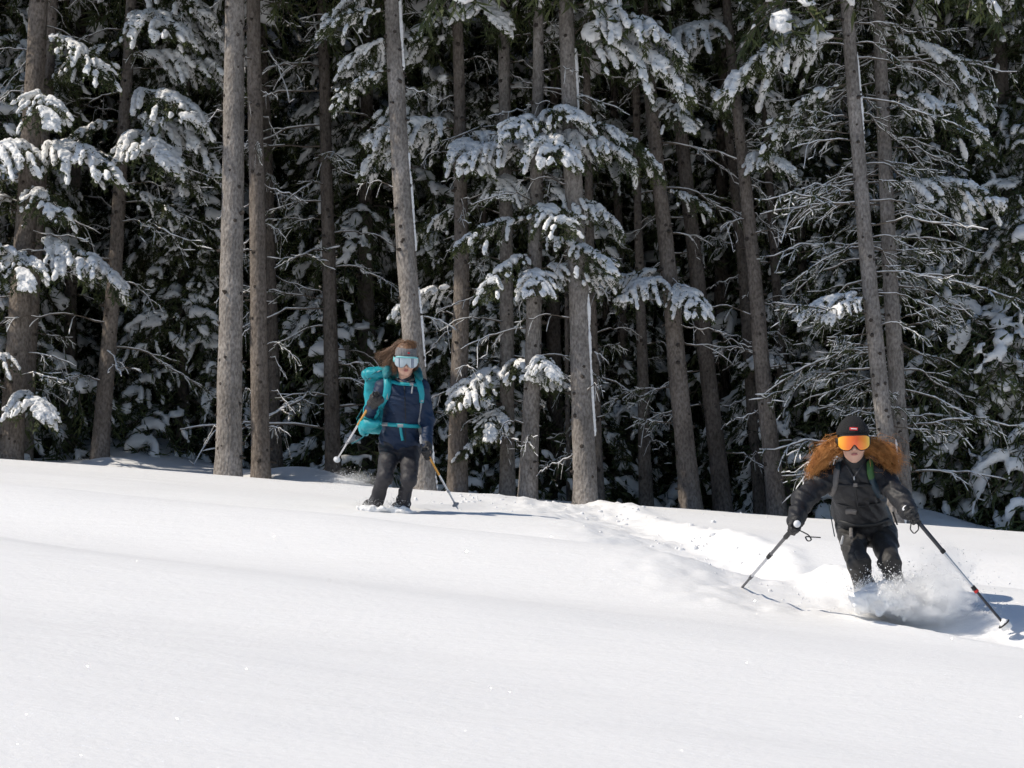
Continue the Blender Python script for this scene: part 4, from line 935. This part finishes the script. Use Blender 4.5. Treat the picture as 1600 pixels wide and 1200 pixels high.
# backpack
EB = frame(R(4), R(22), R(-2)); ctr = J1(1340, 765, .22)
BP1 = thing('backpack', 'black ski backpack with grey and green shoulder straps worn by the red-haired skier', 'backpack', tuple(ctr))
bpart = lambda nm, mb, mm: part(nm, mb, mm, BP1, ctr)
bpart('pack_body', VF(SDF().box(ctr, (.135, .22, .09), EB, .06, .04).mesh(.01, folds(.012, 8, 8, 4))), M['strap_black'])
for uv, w_, nm, mm in (([(1309, 722), (1308, 736)], [10, 10], 'shoulder_strap', M['strap_blue']), ([(1307.5, 735), (1305, 752), (1301, 772)], [10, 9, 8], 'shoulder_strap', M['strap_grey']), ([(1358, 722), (1359, 738), (1362, 748)], [9, 10, 10], 'shoulder_strap', M['strap_green']), ([(1362, 747), (1366, 760), (1373, 775)], [10, 10, 8], 'shoulder_strap', M['strap_blue']),
                       ([(1308, 756), (1322, 758), (1337, 758), (1350, 758), (1363, 757)], 3.2, 'chest_strap', M['strap_black']), ([(1312, 815), (1330, 820), (1348, 821), (1368, 819), (1388, 812)], 6, 'hip_belt', M['strap_black'])):
    rb(nm, uv, w_, mm, BP1, .008, .012 if nm == 'shoulder_strap' else .007)
rb('belt_tail', [(1331, 822), (1330, 832), (1331, 842)], 5, M['strap_grey'], BP1, .014, .005, N1); rb('belt_tail', [(1356, 818), (1359, 826), (1357, 834)], 7, M['strap_grey'], BP1, .014, .005, N1)
bpart('buckle', blob(S1, 1336.5, 757.5, 6, 5, D1, .010, .006), M['strap_grey']); bpart('buckle', blob(N1, 1347, 821, 10, 9, D1, .016, .012), M['strap_grey'])
bpart('loose_strap', MB().tube([J1(1295, 788, .10), J1(1298, 805, .14), J1(1301, 822, .16), J1(1304, 838, .17)], .009, 6, squash=.4), M['strap_blue'])
bpart('loose_strap', MB().tube([J1(1395, 800, .05), J1(1399, 811, .08), J1(1402, 820, .09)], .006, 6, squash=.4), M['strap_black'])
hR, hL = q['hr'], q['hl']
spR = [(0, .17, .0150, M['black_rubber'], 'grip'), (.17, .40, .0105, M['dark_shaft'], 'upper_shaft'), (.39, .43, .0135, M['black_rubber'], 'clamp'), (.43, .70, .0090, M['steel'], 'middle_shaft'), (.69, .72, .0115, M['dark_shaft'], 'clamp'), (.72, .96, .0080, M['dark_shaft'], 'lower_shaft')]
spL = [(0, .14, .0150, M['black_rubber'], 'grip'), (.14, .36, .0125, M['dark_shaft'], 'upper_shaft'), (.35, .375, .0145, M['black_rubber'], 'clamp'), (.375, .66, .0085, M['steel'], 'middle_shaft'), (.645, .675, .0135, M['black_rubber'], 'clamp'), (.675, .692, .0145, M['red'], 'clamp_ring'), (.69, .975, .0082, M['dark_shaft'], 'lower_shaft')]
lp = lambda H, pts: [H] + [H + CR * x / 265. + CU * -y / 265. - CF * z for x, y, z in pts]
pole(hR - q['ar'] * .075, tp_r, 'dark pole with pale grip knob held at the red-haired skier\'s left-of-photo hand', spR, False, lp(hR, [(10, 4, .03), (22, 10, .03), (27, 18, .03), (20, 20, .03), (16, 12, .03), (24, 13, .03), (40, 14, .02)]), M['white_plastic'])
pole(hL - q['al'] * .07, tp_l, 'dark pole with red ring planted right of the red-haired skier', spL, True, lp(hL, [(-4, 8, .03), (-6, 20, .03), (0, 27, .03), (7, 20, .03), (6, 8, .02)]))
part('cuff', VF(SDF().ell(q['wl'] - CR * .02 + CU * .012 - CF * .03, (.022, .028, .02), frame(0, 0, R(-35)), .01).mesh(.005)), M['white_plastic'], P1, b1)
# skis: only one tip breaks the surface
def ski(foot, tip, label, deep):
    foot = np.array(foot); h = np.asarray(tip) - foot; h[2] = 0; h = unit(h)
    g0, g1 = (gz(*(foot + h * k)[:2]) for k in (-.4, .8)); foot[2] = gz(foot[0], foot[1]) - deep
    d = unit(h + np.array([0, 0, (g1 - g0) / 1.2])); sd = unit(np.cross(d, [0, 0, 1]))
    t = np.concatenate([np.linspace(-1, .9, 24), [.93, .95, .97, .985, .995, 1]]); mb = MB(); V = []
    for k in t:
        z = (.115 * max(0, (k - .72) / .28) ** 1.6 + .05 * max(0, (-k - .85) / .15) ** 2); wd = (.036 + .006 * k * k) * (1 if abs(k) < .93 else max(.03, (1 - abs(k)) / .07) ** .5)
        c = foot + d * (k * .82 + .02) + np.array([0, 0, z])
        if k < .76: c[2] = min(c[2], gz(c[0], c[1]) - .05)
        V += [c - sd * wd, c - sd * wd + [0, 0, .012], c + sd * wd + [0, 0, .012], c + sd * wd]
    i = np.arange(29) * 4
    F_ = np.concatenate([np.stack([i + a, i + (a + 1) % 4, i + 4 + (a + 1) % 4, i + 4 + a], 1) for a in range(4)])
    T = thing('ski', label, 'ski', tuple(foot), 'skis of the red-haired skier'); part('ski_blade', mb.add(np.array(V), F_), M['ski'], T, foot)
    part('binding', VF(SDF().box(foot + np.array([0, 0, .035]) + d * .12, (.035, .06, .022), np.array([sd, d, [0, 0, 1]]), .01).box(foot + np.array([0, 0, .035]) - d * .12, (.035, .05, .025), np.array([sd, d, [0, 0, 1]]), .01).mesh(.008)), M['black_rubber'], T, foot)
fr, fl = q['legs'][0][2] - [0, 0, .13], q['legs'][1][2] - [0, 0, .16]
ski(fr, pix(1343, 960, D1 - .70), 'grey ski with its tip poking through the snow below the red-haired skier', .105)
ski(fl, fl + (pix(1343, 960, D1 - .70) - fr), 'second ski of the red-haired skier, buried in the spray', .2)

# ------------------------------------------------------------------ thrown snow
def powder_mat(name, density, scale, lo, hi):
    m = bpy.data.materials.new(name); m.use_nodes = True; t = m.node_tree; t.nodes.remove(t.nodes['Principled BSDF']); out = t.nodes['Material Output']
    v = t.nodes.new('ShaderNodeVolumePrincipled'); v.inputs['Color'].default_value = (1, 1, 1, 1); v.inputs['Anisotropy'].default_value = 0
    tc = t.nodes.new('ShaderNodeTexCoord'); n = t.nodes.new('ShaderNodeTexNoise'); n.inputs['Scale'].default_value = scale; n.inputs['Detail'].default_value = 5; n.inputs['Roughness'].default_value = .62
    t.links.new(tc.outputs['Object'], n.inputs['Vector'])
    # falls off from the middle of the puff to its rim (object coordinates run -1..1)
    ln = t.nodes.new('ShaderNodeVectorMath'); ln.operation = 'LENGTH'; t.links.new(tc.outputs['Object'], ln.inputs[0])
    a = t.nodes.new('ShaderNodeMath'); a.operation = 'MULTIPLY_ADD'; a.inputs[1].default_value = -.62; a.inputs[2].default_value = .62; t.links.new(ln.outputs['Value'], a.inputs[0])
    b = t.nodes.new('ShaderNodeMath'); b.operation = 'ADD'; t.links.new(a.outputs[0], b.inputs[0]); t.links.new(n.outputs[0], b.inputs[1])
    mr = t.nodes.new('ShaderNodeMapRange'); mr.inputs['From Min'].default_value = lo; mr.inputs['From Max'].default_value = hi; mr.inputs['To Max'].default_value = density
    t.links.new(b.outputs[0], mr.inputs['Value']); t.links.new(mr.outputs[0], v.inputs['Density']); t.links.new(v.outputs[0], out.inputs['Volume'])
    return m
def puff(name, label, c, r, mt):
    V, F_ = SDF().ell((0, 0, 0), (.98, .98, .98)).mesh(.12); o = obj(name, VF((V, F_)).mesh(name, mt), None, tuple(c)); o.scale = r
    return tag(o, label, 'snow spray', kind='stuff')
M['powder'] = powder_mat('powder_dense', 24, 3.6, .62, .92); M['powder_thin'] = powder_mat('powder_thin', 2.6, 2.4, .62, 1.05)
puff('snow_spray', 'thick cloud of powder thrown up beside the red-haired skier\'s boots', J1(1446, 938, -.22), (.36, .26, .19), M['powder'])
puff('snow_spray', 'powder breaking around the red-haired skier\'s shins', J1(1374, 936, -.30), (.26, .18, .13), M['powder'])
puff('snow_spray', 'thin veil of powder hanging above the thick spray', J1(1470, 895, -.15), (.28, .28, .26), M['powder_thin'])
puff('snow_spray', 'light powder drifting left behind the skier in navy', J2(550, 752, .15), (.25, .22, .12), M['powder_thin'])
sm = SDF(); g_ = np.random.default_rng(3)
for k in range(30):
    t = g_.random() ** 1.3; r = g_.uniform(.03, .06) * (1 - .3 * t); sm.ell(J1(1350 + 128 * t + g_.normal(0, 6), 949 + 14 * t - g_.random() * (14 + 95 * min(t, .32)) * (1.1 - .4 * t), -.16 - .2 * g_.random()), (r * 1.3, r, r), None, .06)
tag(part('snow_spray', VF(sm.mesh(.008, lambda P: .085 * (fbm(P * 19, 3, 5) - .55), band=.08)), M['snow2']), 'bright billow of packed powder at the foot of the spray by the red-haired skier', 'snow spray', kind='stuff')
sm = SDF()
for k in range(26):
    u, v = ((578, 797), (622, 801))[k % 2]; r = g_.uniform(.012, .034); sm.ell(J2(u + g_.normal(0, 9), v + 2 - g_.random() * 7, -.10 - .06 * g_.random()), (r * 1.7, r, r * .6), None, .03)
tag(part('snow_spray', VF(sm.mesh(.008, lambda P: .04 * (fbm(P * 30, 4, 4) - .5), band=.05)), M['snow2']), 'snow heaped over the boots of the skier in navy', 'snow spray', kind='stuff')
def grains(name, label, clouds, seed):
    g = np.random.default_rng(seed); mb = MB(); O = np.array([[1, 0, 0], [-1, 0, 0], [0, 1, 0], [0, -1, 0], [0, 0, 1], [0, 0, -1.]])
    F_ = np.array([[0, 2, 4], [2, 1, 4], [1, 3, 4], [3, 0, 4], [2, 0, 5], [1, 2, 5], [3, 1, 5], [0, 3, 5]])
    for c, sig, n, r0, r1 in clouds:
        P = c + g.normal(0, 1, (n, 3)) * sig; R_ = r0 + (r1 - r0) * g.random(n) ** 4
        gzv = ground(P[:, 0], P[:, 1]); P[:, 2] = np.maximum(P[:, 2], gzv + .003)
        V = (P[:, None] + R_[:, None, None] * O[None] * g.uniform(.7, 1.3, (n, 6, 1))).reshape(-1, 3)
        mb.add(V, (F_[None] + 6 * np.arange(n)[:, None, None]).reshape(-1, 3))
    return tag(part(name, mb, M['snow2'], smooth=False), label, 'snow', kind='stuff')
grains('snow_grains', 'grains of snow flying around the red-haired skier\'s spray',
       [(J1(1448, 925, 0), (.20, .15, .09), 900, .0014, .005), (J1(1362, 924, -.24), (.08, .05, .05), 1900, .0014, .0045), (J1(1405, 912, -.34), (.11, .06, .05), 1300, .0014, .006), (J1(1490, 900, 0), (.14, .12, .12), 350, .0014, .0045), (J1(1530, 962, 0), (.09, .08, .03), 260, .002, .008)], 4)
grains('snow_grains', 'fine grains of snow flying behind and over the boots of the skier in navy', [(J2(548, 752, .12), (.12, .10, .045), 900, .0014, .004), (J2(578, 786, -.10), (.05, .03, .03), 450, .0016, .005), (J2(622, 790, -.10), (.05, .03, .03), 500, .0016, .005)], 5)
# lumps broken out of the crust along the tracks
def lumps(name, label, spots, seed):
    g = np.random.default_rng(seed); mb = MB(); V0, F0 = SDF().ell((0, 0, 0), (1, 1, .75)).mesh(.4)
    for u, v, su, sv, n, r0, r1 in spots:
        for k in range(n):
            d = hit(min(1640, u + g.normal(0, su)), v + g.normal(0, sv))
            if d is None or d > 26: continue
            uu = u + g.normal(0, su); p = pix(uu, v, d); x = d * (uu - 800) / F_PX; y = p[1] + g.normal(0, .15); r = (r0 + (r1 - r0) * g.random() ** 3) * .55
            s3 = g.uniform(.65, 1.3, 3); Vv = V0 * s3 * (1 + .5 * (noise3(V0 * 1.7 + g.uniform(0, 99), 3)[:, None] - .5)) * r
            mb.add(Vv + [x, y, gz(x, y) + r * .1], F0)
    return tag(part(name, mb, M['snow2']), label, 'snow', kind='stuff')
lumps('snow_clumps', 'clods of snow scattered along the ski track and the crest', [(960, 795, 50, 6, 60, .01, .05), (1085, 830, 22, 5, 26, .012, .06), (1140, 862, 40, 9, 40, .006, .025), (1250, 905, 45, 9, 45, .006, .02), (720, 783, 45, 5, 60, .008, .04), (1010, 822, 40, 8, 40, .006, .03), (1480, 870, 60, 30, 14, .006, .016), (860, 784, 90, 4, 60, .01, .045), (1240, 798, 120, 3, 50, .01, .035)], 6)
